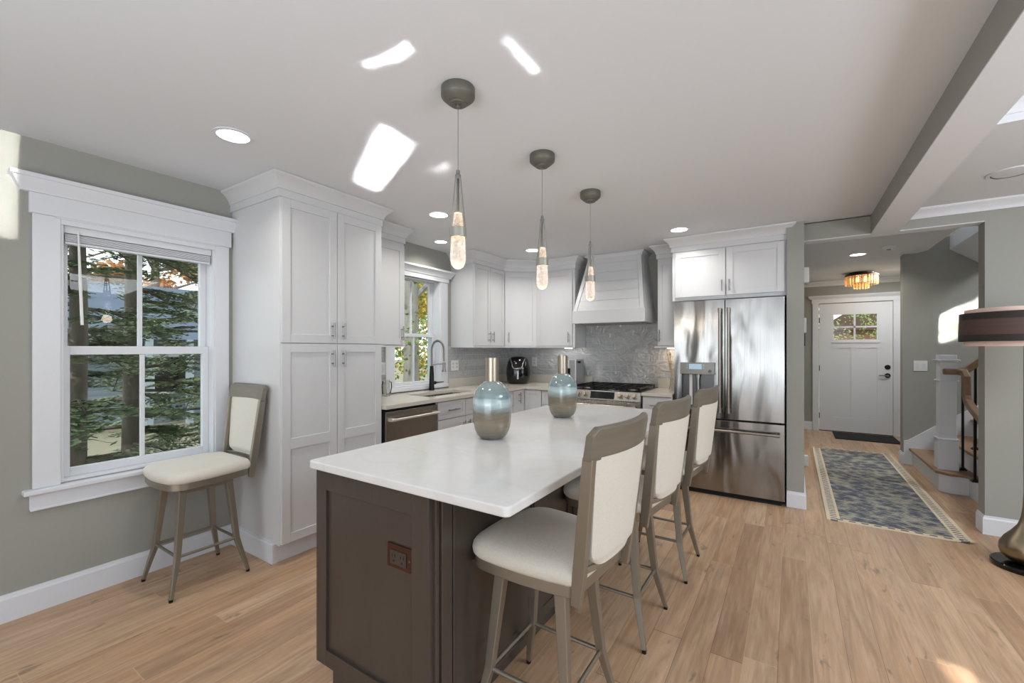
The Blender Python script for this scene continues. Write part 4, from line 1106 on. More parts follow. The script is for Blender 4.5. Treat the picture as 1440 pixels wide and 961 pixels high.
# local: front faces -y
rings = []
for (z, rx, ry) in ((0.0, 0.105, 0.12), (0.01, 0.125, 0.14), (0.05, 0.142, 0.155), (0.12, 0.152, 0.162), (0.20, 0.148, 0.158), (0.27, 0.132, 0.142), (0.315, 0.108, 0.12), (0.335, 0.08, 0.09), (0.342, 0.04, 0.045)):
    rings.append([Vector((math.copysign(abs(cos(a)) ** 0.8, cos(a)) * rx, math.copysign(abs(sin(a)) ** 0.8, sin(a)) * ry, z)) for a in [2 * pi * j / 40 for j in range(40)]])
MB().ring_loft(rings).build('body', 'blackgloss', t, smooth=60)
AF = ((0.0, 0.105, 0.12), (0.05, 0.142, 0.155), (0.12, 0.152, 0.162), (0.20, 0.148, 0.158), (0.27, 0.132, 0.142), (0.315, 0.108, 0.12), (0.335, 0.08, 0.09))
def af_y(x, z):
    for (a, b) in zip(AF[:-1], AF[1:]):
        if a[0] <= z <= b[0]:
            f = (z - a[0]) / (b[0] - a[0]); rx = a[1] + (b[1] - a[1]) * f; ry = a[2] + (b[2] - a[2]) * f
            return -ry * max(0.0, 1 - (min(abs(x) / rx, 1)) ** 2.5) ** 0.4
    return -0.1
band = []
for (x, z) in ((-0.088, 0.312), (-0.078, 0.285), (-0.068, 0.25), (-0.060, 0.215), (-0.045, 0.197), (-0.02, 0.192), (0.02, 0.192), (0.045, 0.197), (0.060, 0.215), (0.068, 0.25), (0.078, 0.285), (0.088, 0.312)):
    band.append((x, af_y(x, z) - 0.004, z))
MB().tube(band, 0.0075, 8).build('trim_band', 'steelbar', t, smooth=40)
MB().bar([(0.008, -0.158, 0.168), (0.008, -0.182, 0.164), (0.008, -0.184, 0.065)], [(0.026, 0.014), (0.026, 0.014), (0.022, 0.012)], (1, 0, 0)).build('handle', 'steelbar', t, bevel=0.003)
MB().lathe([(0.001, 0), (0.045, 0), (0.045, -0.003), (0.001, -0.003)], (0, 0, 0), 20).build('base_foot', 'black', t)
MB().prism([(-0.06, -0.02), (0.06, -0.02), (0.05, 0.02), (-0.05, 0.02)], 0.10, 0.14).build('basket_seam', 'black', t)

t = thing('coffee_maker', 'silver and black single-cup coffee maker left of the range', 'coffee maker', (-2.215, 4.72, 0.914))
cx0, cx1 = -2.315, -2.125
MB().box(cx0, cx1, 4.66, 4.90, 0.914, 1.225).build('housing', plain('silver_grey_plastic', (168, 168, 170), 0.3, 0.5), t, bevel=0.012, seg=3)
MB().box(cx0 + 0.01, cx1 - 0.075, 4.652, 4.664, 0.93, 1.12).build('cup_bay', 'blackgloss', t, bevel=0.003)
MB().box(cx0 + 0.012, cx1 - 0.07, 4.62, 4.668, 1.12, 1.215).build('brew_head', plain('light_silver', (205, 205, 207), 0.3, 0.3), t, bevel=0.006)
MB().box(cx0 + 0.025, cx1 - 0.09, 4.617, 4.622, 1.19, 1.203).build('button_strip', 'blackgloss', t)
MB().box(cx0 + 0.01, cx1 - 0.075, 4.60, 4.66, 0.914, 0.932).build('drip_tray', 'black', t, bevel=0.003)
MB().cyl((cx1, 4.72, 1.195), (cx1 + 0.028, 4.72, 1.195), 0.014, 14).build('side_knob', 'black', t, smooth=40)

t = thing('bud_vase', 'small glass vase of dried golden berry stems on the short worktop', 'vase', (-1.045, 4.66, 0.914), local=True)
MB().lathe([(0.03, 0.001), (0.032, 0.01), (0.022, 0.06), (0.018, 0.12), (0.022, 0.135), (0.019, 0.135), (0.017, 0.06), (0.024, 0.012)], (0, 0, 0), 20, True, True).build('glass', gm, t, smooth=40)
rnd = random.Random(5)
gold = plain('dried_stem_gold', (190, 160, 110), 0.5)
sm = MB(); bm_ = MB()
for k in range(9):
    a = rnd.uniform(0, 2 * pi); r_ = rnd.uniform(0.015, 0.06); hgt = rnd.uniform(0.28, 0.42)
    p2 = Vector((r_ * cos(a), r_ * sin(a), hgt)); p1 = p2 * 0.5 + Vector((0, 0, 0.03)); p1.x *= 0.5; p1.y *= 0.5
    sm.tube([(0, 0, 0.02), p1, p2], 0.0014, 5)
    for j in range(7):
        q = p1.lerp(p2, 0.3 + 0.7 * j / 6) + Vector((rnd.uniform(-.014, .014), rnd.uniform(-.014, .014), rnd.uniform(-.01, .01)))
        bm_.lathe([(0.0005, -0.005), (0.0045, -0.002), (0.0045, 0.002), (0.0005, 0.005)], q, 6)
sm.build('stems', gold, t); bm_.build('berries', gold, t)

# ------------------------------------------------------------------ front door
t = thing('door_1', None, None, (0.84, 8.8, 0), kind='structure')
DXa, DXb, DH = 0.378, 1.303, 2.088
F = Fr((DXa, 8.815, 0), (1, 0, 0), (0, -1, 0)); w = DXb - DXa
dm = MB(); n0 = -0.02
gl0, gl1, gz0, gz1 = 0.19, 0.74, 1.50, 1.905
zp0, zp1 = 0.235, 1.36
dm.fb(F, 0, gl0, 0.012, DH, n0, 0.022); dm.fb(F, gl1, w, 0.012, DH, n0, 0.022)
dm.fb(F, gl0, gl1, gz1, DH, n0, 0.022); dm.fb(F, gl0, gl1, zp1, gz0, n0, 0.022)
dm.fb(F, gl0, gl1, 0.012, zp0, n0, 0.022)
dm.fb(F, gl0, gl1, zp0, zp1, n0, 0.012)
dm.fb(F, w / 2 - 0.05, w / 2 + 0.05, zp0, zp1, 0.012, 0.022)
dm.fb(F, gl0 + 0.0, gl1, gz0 + 0.19, gz0 + 0.215, 0.0, 0.018); dm.fb(F, w / 2 - 0.0125, w / 2 + 0.0125, gz0, gz1, 0.0, 0.018)
slabm = dm.build('door_slab', 'doorpaint', t)
MB().fb(F, gl0, gl1, gz0, gz1, 0.004, 0.009).build('pane', 'pane', slabm)
MB().fb(F, gl0 - 0.03, gl1 + 0.03, gz0 - 0.055, gz0 - 0.025, 0.022, 0.034).build('dentil_shelf', 'doorpaint', slabm, bevel=0.002)
for z in (0.935, 1.065):
    MB().cyl(F.p(w - 0.062, z, 0.02), F.p(w - 0.062, z, 0.032), 0.036, 20).cyl(F.p(w - 0.062, z, 0.03), F.p(w - 0.062, z, 0.05), 0.014, 14).build('lock_rose', 'black', slabm, smooth=40)
MB().cyl(F.p(w - 0.062, 0.935, 0.05), F.p(w - 0.062, 0.935, 0.058), 0.016, 14).box(DXb - 0.17, DXb - 0.062, 8.752, 8.762, 0.925, 0.942).build('lever_handle', 'steelbar', slabm, smooth=40)
for z in (0.25, 1.03, 1.82):
    MB().box(DXa - 0.010, DXa + 0.006, 8.782, 8.796, z - 0.045, z + 0.045).build('hinge', plain('hinge_dark', (50, 48, 46), 0.4, 0.8), slabm)
cs = MB(); cs.box(0.285, 0.372, 8.780, 8.80, 0, 2.10); cs.box(1.309, 1.396, 8.780, 8.80, 0, 2.10); cs.box(0.272, 1.409, 8.776, 8.80, 2.10, 2.17)
cs.build('casing', 'doorpaint', t, bevel=0.002)
MB().crown([(0.272, 8.80), (0.272, 8.790), (1.409, 8.790), (1.409, 8.80)], [(0, 2.17), (0.02, 2.17), (0.026, 2.18), (0.045, 2.205), (0.052, 2.225), (0, 2.225)], 1).build('casing_crown', 'doorpaint', t)
MB().box(0.372, 1.309, 8.79, 8.97, 0, 0.012).build('threshold', 'darkgap', t)

# door mat and runner
t = tag(MB().box(0.545, 1.30, 8.08, 8.70, 0.0, 0.012).build('door_mat', NT('mat_black').set(lin(32, 32, 32), 0.95), bevel=0.004), 'black rubber door mat in front of the white entry door', 'door mat')

def mat_rug():
    t = NT('faded_oriental_pattern'); tc = t.n('ShaderNodeTexCoord'); sp = t.n('ShaderNodeSeparateXYZ'); t.l(tc.outputs['Object'], sp.inputs[0])
    X, Y = sp.outputs[0], sp.outputs[1]
    HW, HL = 0.413, 1.515
    dx = t.math('SUBTRACT', HW, t.math('ABSOLUTE', X)); dy = t.math('SUBTRACT', HL, t.math('ABSOLUTE', Y))
    inner = t.math('MULTIPLY', t.math('GREATER_THAN', dx, 0.088), t.math('GREATER_THAN', dy, 0.055))
    v = t.coord((1, 1, 1)); nz = t.n('ShaderNodeTexNoise'); nz.inputs['Scale'].default_value = 9; nz.inputs['Detail'].default_value = 4; t.l(v, nz.inputs['Vector'])
    vm = t.n('ShaderNodeVectorMath', operation='MULTIPLY_ADD'); t.l(nz.outputs[1], vm.inputs[0]); vm.inputs[1].default_value = (0.06, 0.06, 0); t.l(v, vm.inputs[2])
    vo = t.n('ShaderNodeTexVoronoi'); vo.inputs['Scale'].default_value = 13; t.l(vm.outputs[0], vo.inputs['Vector'])
    wv = t.n('ShaderNodeTexWave', wave_type='RINGS'); wv.inputs['Scale'].default_value = 11; wv.inputs['Distortion'].default_value = 5; wv.inputs['Detail'].default_value = 3; t.l(vm.outputs[0], wv.inputs['Vector'])
    n1 = t.noise(v, 38, 4, 0.7, 0.6)
    n2 = t.noise(v, 3.2, 3, 0.6, 0.5)
    f = t.math('ADD', t.math('MULTIPLY', vo.outputs[0], 0.55), t.math('MULTIPLY', wv.outputs[1], 0.28)); f = t.math('ADD', f, t.math('MULTIPLY', n1, 0.45)); f = t.math('ADD', f, t.math('MULTIPLY', n2, 0.25))
    navy = t.mix(n2, lin(62, 68, 90), lin(90, 96, 106))
    beige = t.mix(n1, lin(150, 146, 132), lin(180, 172, 152))
    fld = t.mix(t.ramp(f, [(0.73, (0, 0, 0)), (0.90, (1, 1, 1))]), navy, beige)
    # border with dashes
    wy = t.math('FRACT', t.math('MULTIPLY', Y, 22)); dash = t.math('MULTIPLY', t.math('GREATER_THAN', t.math('ADD', wy, t.math('MULTIPLY', t.math('SUBTRACT', n1, 0.5), 0.6)), 0.6), t.math('MULTIPLY', t.math('GREATER_THAN', dx, 0.025), t.math('LESS_THAN', dx, 0.07)))
    wx = t.math('FRACT', t.math('MULTIPLY', X, 13)); dash2 = t.math('MULTIPLY', t.math('GREATER_THAN', t.math('ADD', wx, t.math('MULTIPLY', t.math('SUBTRACT', n1, 0.5), 0.6)), 0.45), t.math('MULTIPLY', t.math('GREATER_THAN', dy, 0.022), t.math('LESS_THAN', dy, 0.045)))
    dash2 = t.math('MULTIPLY', dash2, t.math('GREATER_THAN', dx, 0.05))
    bc = t.mix(t.math('MAXIMUM', dash, dash2), lin(214, 198, 172), lin(92, 94, 106))
    t.set(t.mix(inner, bc, fld), 0.95)
    t.bump(t.noise(v, 300, 2), 0.3, 0.003)
    return t.m
rg = MB(); nx, ny = 12, 40; W_, L_ = 0.413, 1.515
def rz_(x, y):
    z = 0.007
    k = max(0, (x - 0.33)) * max(0, (-1.42 - y))      # slight curl at the near right corner
    return z + k * 2.4 + 0.0006 * sin(y * 9)
top = []; bot = []
for j in range(ny + 1):
    for i in range(nx + 1):
        x = -W_ + 2 * W_ * i / nx; y = -L_ + 2 * L_ * j / ny; top.append((x, y, rz_(x, y))); bot.append((x, y, rz_(x, y) - 0.006))
N1 = (nx + 1); fs_ = []
for j in range(ny):
    for i in range(nx):
        a = j * N1 + i; fs_.append((a, a + 1, a + N1 + 1, a + N1)); o_ = len(top); fs_.append((o_ + a, o_ + a + N1, o_ + a + N1 + 1, o_ + a + 1))
def edge(a, b): fs_.append((a, b, b + len(top), a + len(top)))
for i in range(nx): edge(i + 1, i); edge(ny * N1 + i, ny * N1 + i + 1)
for j in range(ny): edge(j * N1, (j + 1) * N1); edge((j + 1) * N1 + nx, j * N1 + nx)
rg.add(top + bot, fs_)
o = rg.build('runner_rug', mat_rug(), smooth=40); o.location = (0.643, 5.735, 0)
tag(o, 'long faded blue and cream patterned runner rug in the hall', 'rug')

# ------------------------------------------------------------------ staircase
t = thing('staircase', 'oak and white staircase turning up right of the hall', 'staircase', (1.3, 5.9, 0))
def riser_block(poly, z0, z1): return MB().prism(poly, z0, z1).build('riser', 'trim', t)
R1 = [(1.172, 6.77), (1.172, 5.672), (1.235, 5.60), (1.36, 5.60), (1.36, 4.66), (3.4, 4.66), (3.4, 6.77)]
riser_block(R1, 0.0, 0.166)
T1 = [(1.144, 6.77), (1.144, 5.655), (1.222, 5.572), (1.332, 5.572), (1.36, 5.5), (1.43, 5.5), (1.43, 6.77)]
MB().prism(T1, 0.166, 0.192).build('tread', 'tread', t, bevel=0.006)
for i in range(5):
    x0 = 1.415 + 0.262 * i
    MB().box(x0, 3.4, 4.66, 6.77, 0.166 + 0.19 * i, 0.356 + 0.19 * i).build('riser', 'trim', t)
    MB().box(x0 - 0.026, x0 + 0.27, 4.66, 6.77, 0.356 + 0.19 * i, 0.382 + 0.19 * i).build('tread', 'tread', t, bevel=0.006)
# wall skirt rising with the flight
MB().prism_y([(1.10, 0), (1.10, 0.275), (1.14, 0.285), (1.395, 0.49), (1.645, 0.68), (3.4, 2.0), (3.4, 0.0)], 6.752, 6.77).build('wall_skirt', 'trim', t)

t = thing('newel_post', 'square white panelled newel post on the bottom stair tread', 'newel post', (1.25, 5.79, 0.192), local=True)
def sq(mb, h, z0, z1): return mb.box(-h, h, -h, h, z0, z1)
sq(MB(), 0.072, 0, 0.29).build('plinth', 'trim', t, bevel=0.003)
sq(MB(), 0.078, 0.285, 0.30).build('plinth_cap', 'trim', t, bevel=0.004)
sq(MB(), 0.060, 0.30, 1.055).build('shaft', 'trim', t, bevel=0.002)
sq(MB(), 0.074, 0.848, 0.860).build('ring_moulding', 'trim', t, bevel=0.003)
cp_ = MB(); sq(cp_, 0.070, 1.03, 1.043); sq(cp_, 0.082, 1.043, 1.056); sq(cp_, 0.062, 1.056, 1.098)
cp_.build('cap', 'trim', t, bevel=0.004)
t = thing('handrail', 'oak handrail with a gooseneck drop beside the newel post', 'handrail', (1.31, 5.79, 1.1))
RS = (0.055, 0.058)
MB().bar([(1.205, 5.688, 1.135), (1.33, 5.688, 1.135), (1.37, 5.70, 1.155), (1.47, 5.72, 1.25), (1.9, 5.72, 1.58), (2.4, 5.72, 1.95)], RS, (0, 1, 0)).build('rising_rail', 'rail', t, bevel=0.012, seg=3)
MB().bar([(1.31, 5.688, 1.135), (1.335, 5.64, 1.13), (1.345, 5.615, 1.09), (1.345, 5.605, 0.92), (1.345, 5.57, 0.865), (1.345, 5.40, 0.80), (1.345, 4.70, 0.60)], (0.055, 0.058), (1, 0, 0)).build('dropping_rail', 'rail', t, bevel=0.012, seg=3)
def baluster(x, y, z0, z1, label):
    t = thing('baluster', label, 'baluster', (x, y, z0), 'black iron balusters', local=True)
    MB().box(-0.0085, 0.0085, -0.0085, 0.0085, 0, z1 - z0).build('bar', 'black', t)
    MB().ring_loft([[Vector((sx * r_, sy * r_, z)) for sx, sy in ((-1, -1), (1, -1), (1, 1), (-1, 1))] for r_, z in ((0.026, 0), (0.026, 0.008), (0.012, 0.026))]).build('shoe', 'black', t)
baluster(1.365, 5.80, 0.192, 1.17, 'black iron baluster standing on the lowest tread beside the newel')
baluster(1.475, 5.90, 0.382, 1.22, 'black iron baluster standing on the second tread')
baluster(1.362, 5.46, 0.166, 0.80, 'long black iron baluster at the jamb, below the dropping rail')

# ------------------------------------------------------------------ hall left wall fittings
t = thing('door_chime', 'white door chime box high on the hall left wall', 'door chime', (0.10, 5.2, 2.07))
MB().box(0.085, 0.140, 5.12, 5.28, 2.0, 2.15).build('housing', 'plastic', t, bevel=0.008)
t = thing('thermostat', 'white thermostat on the hall left wall', 'thermostat', (0.10, 5.2, 1.58))
MB().box(0.085, 0.118, 5.14, 5.26, 1.51, 1.655).build('housing', 'plastic', t, bevel=0.005)
MB().box(0.085, 0.120, 5.72, 5.78, 1.38, 1.53).build('picture_edge', 'black', t)
t = thing('plug_in_device', 'small white plug-in device low on the hall left wall', 'plug', (0.10, 6.2, 0.2))
MB().box(0.085, 0.155, 6.0, 6.07, 0.0, 0.12).build('housing', 'plastic', t, bevel=0.008)

# ------------------------------------------------------------------ chandelier
CX, CY = 0.846, 8.05
t = thing('crystal_chandelier', 'round amber crystal flush-mount chandelier in front of the entry door', 'chandelier', (CX, CY, HZ), local=True)
br = plain('antique_bronze', (72, 58, 44), 0.4, 0.8)
MB().lathe([(0.14, 0), (0.14, -0.012), (0.195, -0.035), (0.200, -0.055), (0.188, -0.055), (0.001, -0.04)], (0, 0, 0), 36).build('frame', br, t, smooth=40)
MB().lathe([(0.088, -0.145), (0.093, -0.15), (0.088, -0.155), (0.083, -0.15)], (0, 0, 0), 30, False, False).build('inner_ring', br, t, smooth=40)
t2 = NT('amber_crystal'); t2.set(lin(255, 226, 180), 0.05, Transmission_Weight=0.85, IOR=1.45); t2.b.inputs['Emission Color'].default_value = lin(255, 190, 110); t2.b.inputs['Emission Strength'].default_value = 0.09
first = None
def crystal(a, r, z0, z1):
    global first
    if first is None:
        w_ = 0.0125
        first = MB().ring_loft([[Vector((w_ * k * cos(b_), 0.007 * k * sin(b_), z)) for b_ in [pi / 3 * j for j in range(6)]] for k, z in ((0.6, 0), (1, -0.006), (1, -0.118), (0.5, -0.13))]).build('crystal', t2.m, t)
        c = first
    else:
        c = first.copy(); COL.objects.link(c); c.parent = t
    c.location = (r * cos(a), r * sin(a), z0); c.rotation_euler.z = a + pi / 2; c.scale.z = (z0 - z1) / 0.13
for k in range(32): crystal(2 * pi * k / 32, 0.188, -0.054, -0.180)
for k in range(16): crystal(2 * pi * k / 16 + 0.1, 0.088, -0.150, -0.232)
for k in range(4):
    a = pi / 4 + pi / 2 * k
    MB().lathe([(0.001, -0.14), (0.010, -0.13), (0.014, -0.11), (0.009, -0.085), (0.009, -0.06)], (0.06 * cos(a), 0.06 * sin(a), 0), 12).build('bulb', 'bulb', t, smooth=50)
l = bpy.data.lights.new('chandelier_glow', 'POINT'); l.energy = 4.0; l.color = (1, 0.8, 0.55); l.shadow_soft_size = 0.08
o = bpy.data.objects.new('chandelier_glow', l); COL.objects.link(o); o.parent = t; o.location = (0, 0, -0.28)

# ------------------------------------------------------------------ floor lamp
t = thing('floor_lamp', 'floor lamp with a gourd bronze base and dark banded drum shade', 'floor lamp', (1.205, 3.944, 0), local=True)
MB().lathe([(0.148, 0), (0.152, 0.006), (0.152, 0.026), (0.146, 0.032), (0.001, 0.032)], (0, 0, 0), 48).build('base_disc', 'blackgloss', t, smooth=40)
MB().lathe([(0.045, 0.032), (0.085, 0.048), (0.108, 0.075), (0.116, 0.107), (0.112, 0.14), (0.092, 0.18), (0.062, 0.22), (0.036, 0.262), (0.022, 0.31), (0.014, 0.38), (0.011, 0.46)], (0, 0, 0), 40).build('gourd_body', 'bronze', t, smooth=60)
MB().cyl((0, 0, 0.45), (0, 0, 1.62), 0.011, 14).build('pole', 'bronze', t, smooth=40)
shd = NT('shade_linen'); shd.set(lin(232, 204, 192), 0.9, Transmission_Weight=0.0)
MB().lathe([(0.266, 1.368), (0.264, 1.600), (0.260, 1.600), (0.262, 1.368)], (0, 0, 0), 48, False, False).build('inner_shade', shd.m, t, smooth=40)
def mat_band():
    t = NT('dark_organza_band'); tc = t.n('ShaderNodeTexCoord'); sp = t.n('ShaderNodeSeparateXYZ'); t.l(tc.outputs['Object'], sp.inputs[0])
    n = t.noise(t.coord((1, 1, 60)), 3, 3, 0.6)
    mid = t.math('MULTIPLY', t.math('GREATER_THAN', sp.outputs[2], 1.437), t.math('LESS_THAN', sp.outputs[2], 1.532))
    c = t.mix(mid, lin(40, 36, 34), t.mix(n, lin(92, 70, 62), lin(70, 54, 48)))
    t.set(c, 0.6); return t.m
MB().lathe([(0.291, 1.396), (0.288, 1.574), (0.284, 1.574), (0.287, 1.396)], (0, 0, 0), 48, False, False).build('shade_band', mat_band(), t, smooth=40)
sp_ = MB()
for k in range(3):
    a = 2 * pi * k / 3; sp_.cyl((0, 0, 1.56), (0.262 * cos(a), 0.262 * sin(a), 1.585), 0.0025, 6)
sp_.build('shade_spider', 'bronze', t)
MB().lathe([(0.001, 1.56), (0.02, 1.53), (0.03, 1.49), (0.02, 1.45), (0.014, 1.43)], (0, 0, 0), 16).build('bulb', 'plastic', t, smooth=50)

# ------------------------------------------------------------------ outdoors
def mat_ground():
    t = NT('leaf_litter'); v = t.coord(); n = t.noise(v, 1.2, 8, 0.7); m = t.noise(v, 14, 5, 0.7)
    c = t.mix(n, lin(128, 122, 104), lin(158, 148, 128)); c = t.mix(t.math('MULTIPLY', m, 0.5), c, lin(96, 98, 78))
    t.set(c, 0.95); t.bump(m, 0.5, 0.05); return t.m
tag(MB().box(-60, -3.45, -30, 60, -1.0, -0.7).build('ground', mat_ground()), kind='structure')
tag(MB().box(-3.4, 40, 9.0, 70, -0.8, -0.3).build('ground', mat_ground()), kind='structure')
def mat_leaf(name, cols, sc=1.4):
    t = NT(name); v = t.coord(); n = t.noise(v, sc, 4, 0.7); g = t.noise(v, sc * 9, 2, 0.6)
    f = t.math('MULTIPLY_ADD', g, 0.5, t.math('MULTIPLY', n, 0.5))
    k = len(cols); st = [(0.34 + 0.32 * i / (k - 1), lin(*c)) for i, c in enumerate(cols)]
    t.set(t.ramp(f, st), 0.7); return t.m
def mat_bark(rgb):
    t = NT('bark'); n = t.noise(t.coord((10, 10, 2)), 2, 6, 0.7, 0.8)
    t.set(t.mix(n, lin(*rgb), lin(*[int(x * 0.55) for x in rgb])), 0.95); t.bump(n, 0.25, 0.01); return t.m
M['bark'] = mat_bark((142, 132, 120)); M['bark_grey'] = mat_bark((186, 182, 174))
M['needles'] = mat_leaf('hemlock_needles', [(78, 98, 74), (110, 130, 98), (150, 162, 126), (88, 110, 84)])
M['yellow'] = mat_leaf('autumn_leaves', [(88, 104, 40), (196, 176, 60), (226, 196, 84), (128, 132, 60)], 2.5)
M['orange'] = mat_leaf('orange_leaves', [(150, 92, 60), (206, 150, 96), (224, 184, 140), (170, 120, 80)], 2.0)
M['green'] = mat_leaf('green_leaves', [(60, 84, 44), (110, 136, 70), (160, 176, 104), (80, 100, 56)], 2.0)

def conifer(name, label, x, y, r, H, z_lo, nb, seed, spread=1.7, base=-0.7, dens=1.0):
    rn = random.Random(seed)
    t = thing(name, label, 'tree', (x, y, base), 'evergreens outside the windows', local=True)
    MB().tube([(0, 0, 0), (0.03, 0.02, H * 0.4), (0.0, -0.02, H)], [r, r * 0.8, r * 0.25], 12).build('trunk', 'bark', t, smooth=50)
    br = MB(); V = []; Fc = []
    for k in range(nb):
        z = z_lo + (H - z_lo) * (k + rn.random()) / nb; a = rn.uniform(0, 2 * pi)
        L = spread * (1 - 0.75 * (z - z_lo) / (H - z_lo)) * rn.uniform(0.7, 1.15)
        d = Vector((cos(a), sin(a), 0)); p0 = Vector((0, 0, z)); pts = [p0 + d * L * f + Vector((0, 0, 0.10 * L * f - 0.34 * L * f * f)) for f in (0, 0.33, 0.66, 1)]
        br.tube(pts, [0.022, 0.015, 0.009, 0.004], 5)
        side = Vector((-d.y, d.x, 0))
        m = int(26 * L * dens)
        for j in range(m):
            f = 0.15 + 0.85 * (j + rn.random()) / m; p = pts[0].lerp(pts[3], f); p.z = z + 0.10 * L * f - 0.34 * L * f * f
            for s_ in (-1, 1):
                tl = (0.42 * (1 - f) + 0.10) * rn.uniform(0.6, 1.1); dr = (side * s_ + d * rn.uniform(0.2, 0.9)).normalized()
                q = p + dr * tl + Vector((0, 0, -0.18 * tl + rn.uniform(-.03, .03)))
                # spray: short needle tufts along the twig
                ks = max(3, int(tl * 22))
                for i in range(ks):
                    c = p.lerp(q, (i + 0.5) / ks); w = dr.cross(Vector((0, 0, 1))) * rn.uniform(0.018, 0.045)
                    e = dr * rn.uniform(0.03, 0.06); up_ = Vector((0, 0, rn.uniform(-0.015, 0.015)))
                    b_ = len(V); V += [c - w + up_, c + e * 0.5, c + w - up_, c - e * 0.6]; Fc.append((b_, b_ + 1, b_ + 2, b_ + 3))
    br.build('branches', 'bark', t, smooth=60)
    me = bpy.data.meshes.new('needles'); me.from_pydata([tuple(v) for v in V], [], Fc); me.materials.append(M['needles'])
    o = bpy.data.objects.new('needles', me); COL.objects.link(o); o.parent = t
    return t
def leafy(name, label, x, y, H, R, n, mat, seed, bark='bark', base=-0.7, tr=0.12, zc=0.6, ls=0.06, group='leafy trees outside'):
    rn = random.Random(seed)
    t = thing(name, label, 'tree', (x, y, base), group, local=True)
    tb = MB().tube([(0, 0, 0), (0.02, -0.03, H * 0.5), (0.0, 0.02, H)], [tr, tr * 0.8, tr * 0.3], 12)
    for k in range(7):
        a = rn.uniform(0, 6.28); z = H * rn.uniform(0.3, 0.8); tb.tube([(0.05, 0.03, z), (R * 0.4 * cos(a), R * 0.4 * sin(a), z + 0.5), (R * 0.8 * cos(a), R * 0.8 * sin(a), z + 1.2)], [tr * 0.35, tr * 0.2, 0.01], 6)
    tb.build('trunk', bark, t, smooth=50)
    V = []; Fc = []
    cl = [(rn.uniform(-1, 1) * R, rn.uniform(-1, 1) * R, H * zc + rn.uniform(-1, 1) * H * 0.42, rn.uniform(0.35, 0.8)) for _ in range(26)]
    for i in range(n):
        c = cl[rn.randrange(len(cl))]; p = Vector((rn.gauss(c[0], c[3] * 0.5), rn.gauss(c[1], c[3] * 0.5), rn.gauss(c[2], c[3] * 0.5)))
        u_ = Vector((rn.gauss(0, 1), rn.gauss(0, 1), rn.gauss(0, 1))).normalized(); w_ = u_.orthogonal().normalized(); s_ = ls * rn.uniform(0.6, 1.3)
        b_ = len(V); V += [p - u_ * s_, p + w_ * s_ * 0.6, p + u_ * s_, p - w_ * s_ * 0.6]; Fc.append((b_, b_ + 1, b_ + 2, b_ + 3))
    me = bpy.data.meshes.new('foliage'); me.from_pydata([tuple(v) for v in V], [], Fc); me.materials.append(M[mat])
    o = bpy.data.objects.new('foliage', me); COL.objects.link(o); o.parent = t
    return t
conifer('evergreen_tree', 'dark evergreen nearest the glass at the left of the large window', -5.3, 1.10, 0.075, 6.0, 0.3, 70, 1, 1.3, dens=1.3)
conifer('evergreen_tree', 'evergreen with a bare trunk behind the middle bar of the large window', -6.4, 1.78, 0.085, 7.0, 0.2, 80, 2, 1.6, dens=1.3)
conifer('evergreen_tree', 'evergreen spreading across the right panes of the large window', -8.2, 3.4, 0.13, 8.0, 0.2, 80, 3, 2.2, dens=1.2)
leafy('autumn_tree', 'orange autumn tree far behind the grey house', -24, 7.6, 10, 4.2, 22000, 'orange', 11, base=-0.7, tr=0.2, ls=0.13)
leafy('autumn_tree', 'pale orange autumn tree behind the evergreens', -24, 4.0, 10, 4.0, 20000, 'orange', 12, base=-0.7, tr=0.2, ls=0.12)
leafy('leafy_tree', 'grey trunked tree close outside the sink window', -6.6, 6.36, 7.5, 1.3, 2600, 'green', 13, 'bark_grey', tr=0.17, zc=0.62, ls=0.05)
leafy('leafy_tree', 'yellow leaved tree behind the grey trunk outside the sink window', -9.9, 8.4, 6.5, 2.6, 12000, 'yellow', 14, tr=0.09, zc=0.68, ls=0.06)
leafy('leafy_tree', 'dark green tree farther out beyond the sink window', -13, 12.8, 8, 3.0, 12000, 'green', 15, tr=0.14, zc=0.62, ls=0.09)
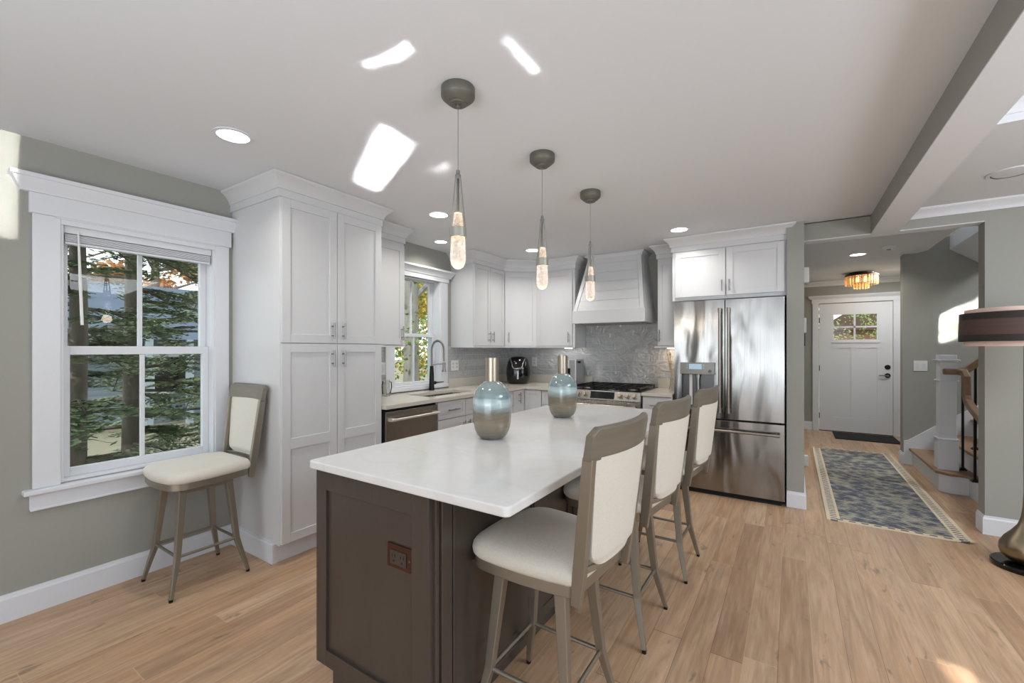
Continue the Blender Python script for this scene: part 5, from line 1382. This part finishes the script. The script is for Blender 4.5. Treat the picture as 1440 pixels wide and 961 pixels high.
# grey-blue house beyond the evergreens
t = thing('neighbour_house', 'grey-blue neighbouring house with a shingle roof and white posts', 'house', (-17, 6, -0.7))
def mat_siding(a, b):
    t = NT('lap_siding'); tc = t.n('ShaderNodeTexCoord'); sp = t.n('ShaderNodeSeparateXYZ'); t.l(tc.outputs['Object'], sp.inputs[0])
    f = t.math('FRACT', t.math('MULTIPLY', sp.outputs[2], 7)); t.set(t.mix(f, lin(*a), lin(*b)), 0.8); t.bump(f, 0.5, 0.02); return t.m
sid = mat_siding((104, 116, 128), (126, 136, 146)); roofm = painted('roof_shingle', (92, 104, 122), 0.9, 0.35, 3)
MB().box(-19, -14.6, 1.6, 6.6, -0.7, 1.7).build('walls', sid, t)
MB().prism_y([(-19.5, 1.6), (-14.0, 1.6), (-16.8, 3.3)], 1.2, 7.0).build('roof', roofm, t)
for y in (4.3, 5.2): MB().box(-14.1, -13.95, y - 0.07, y + 0.07, -0.7, 1.6).build('post', plain('post_paint', (150, 164, 174), 0.7), t)
for y in (2.4, 5.0): 
    f_ = MB().box(-14.6, -14.54, y - 0.5, y + 0.5, 0.1, 1.2).build('window', 'trim', t); MB().box(-14.55, -14.52, y - 0.42, y + 0.42, 0.18, 1.12).build('pane', 'glassblack', f_)
# street side beyond the entry door
leafy('leafy_tree', 'pale green tree outside the entry door glass', 3.2, 17.5, 7, 2.0, 3000, 'green', 21, tr=0.13, zc=0.6, ls=0.05, base=-0.3)
leafy('leafy_tree', 'leafy tree at the left of the entry door glass', 0.7, 19.5, 7, 1.8, 3500, 'green', 22, tr=0.13, zc=0.6, ls=0.05, base=-0.3)
t = thing('street_house', 'brown gabled house across the street beyond the entry door', 'house', (2.6, 26, -0.3))
MB().box(1.2, 4.6, 25, 30, -0.3, 2.2).build('walls', mat_siding((120, 86, 66), (140, 104, 84)), t)
MB().prism_y([(0.9, 2.2), (4.9, 2.2), (2.9, 3.6)], 24.7, 30.3).build('roof', painted('brown_roof', (96, 76, 66), 0.9, 0.3, 6), t)
f_ = MB().box(2.2, 3.2, 24.94, 25.0, 0.6, 1.7).build('window', 'trim', t); MB().box(2.27, 3.13, 24.92, 24.95, 0.67, 1.63).build('pane', 'glassblack', f_)

for o in bpy.data.objects:
    for k in ('_w', '_local'):
        if k in o.keys(): del o[k]
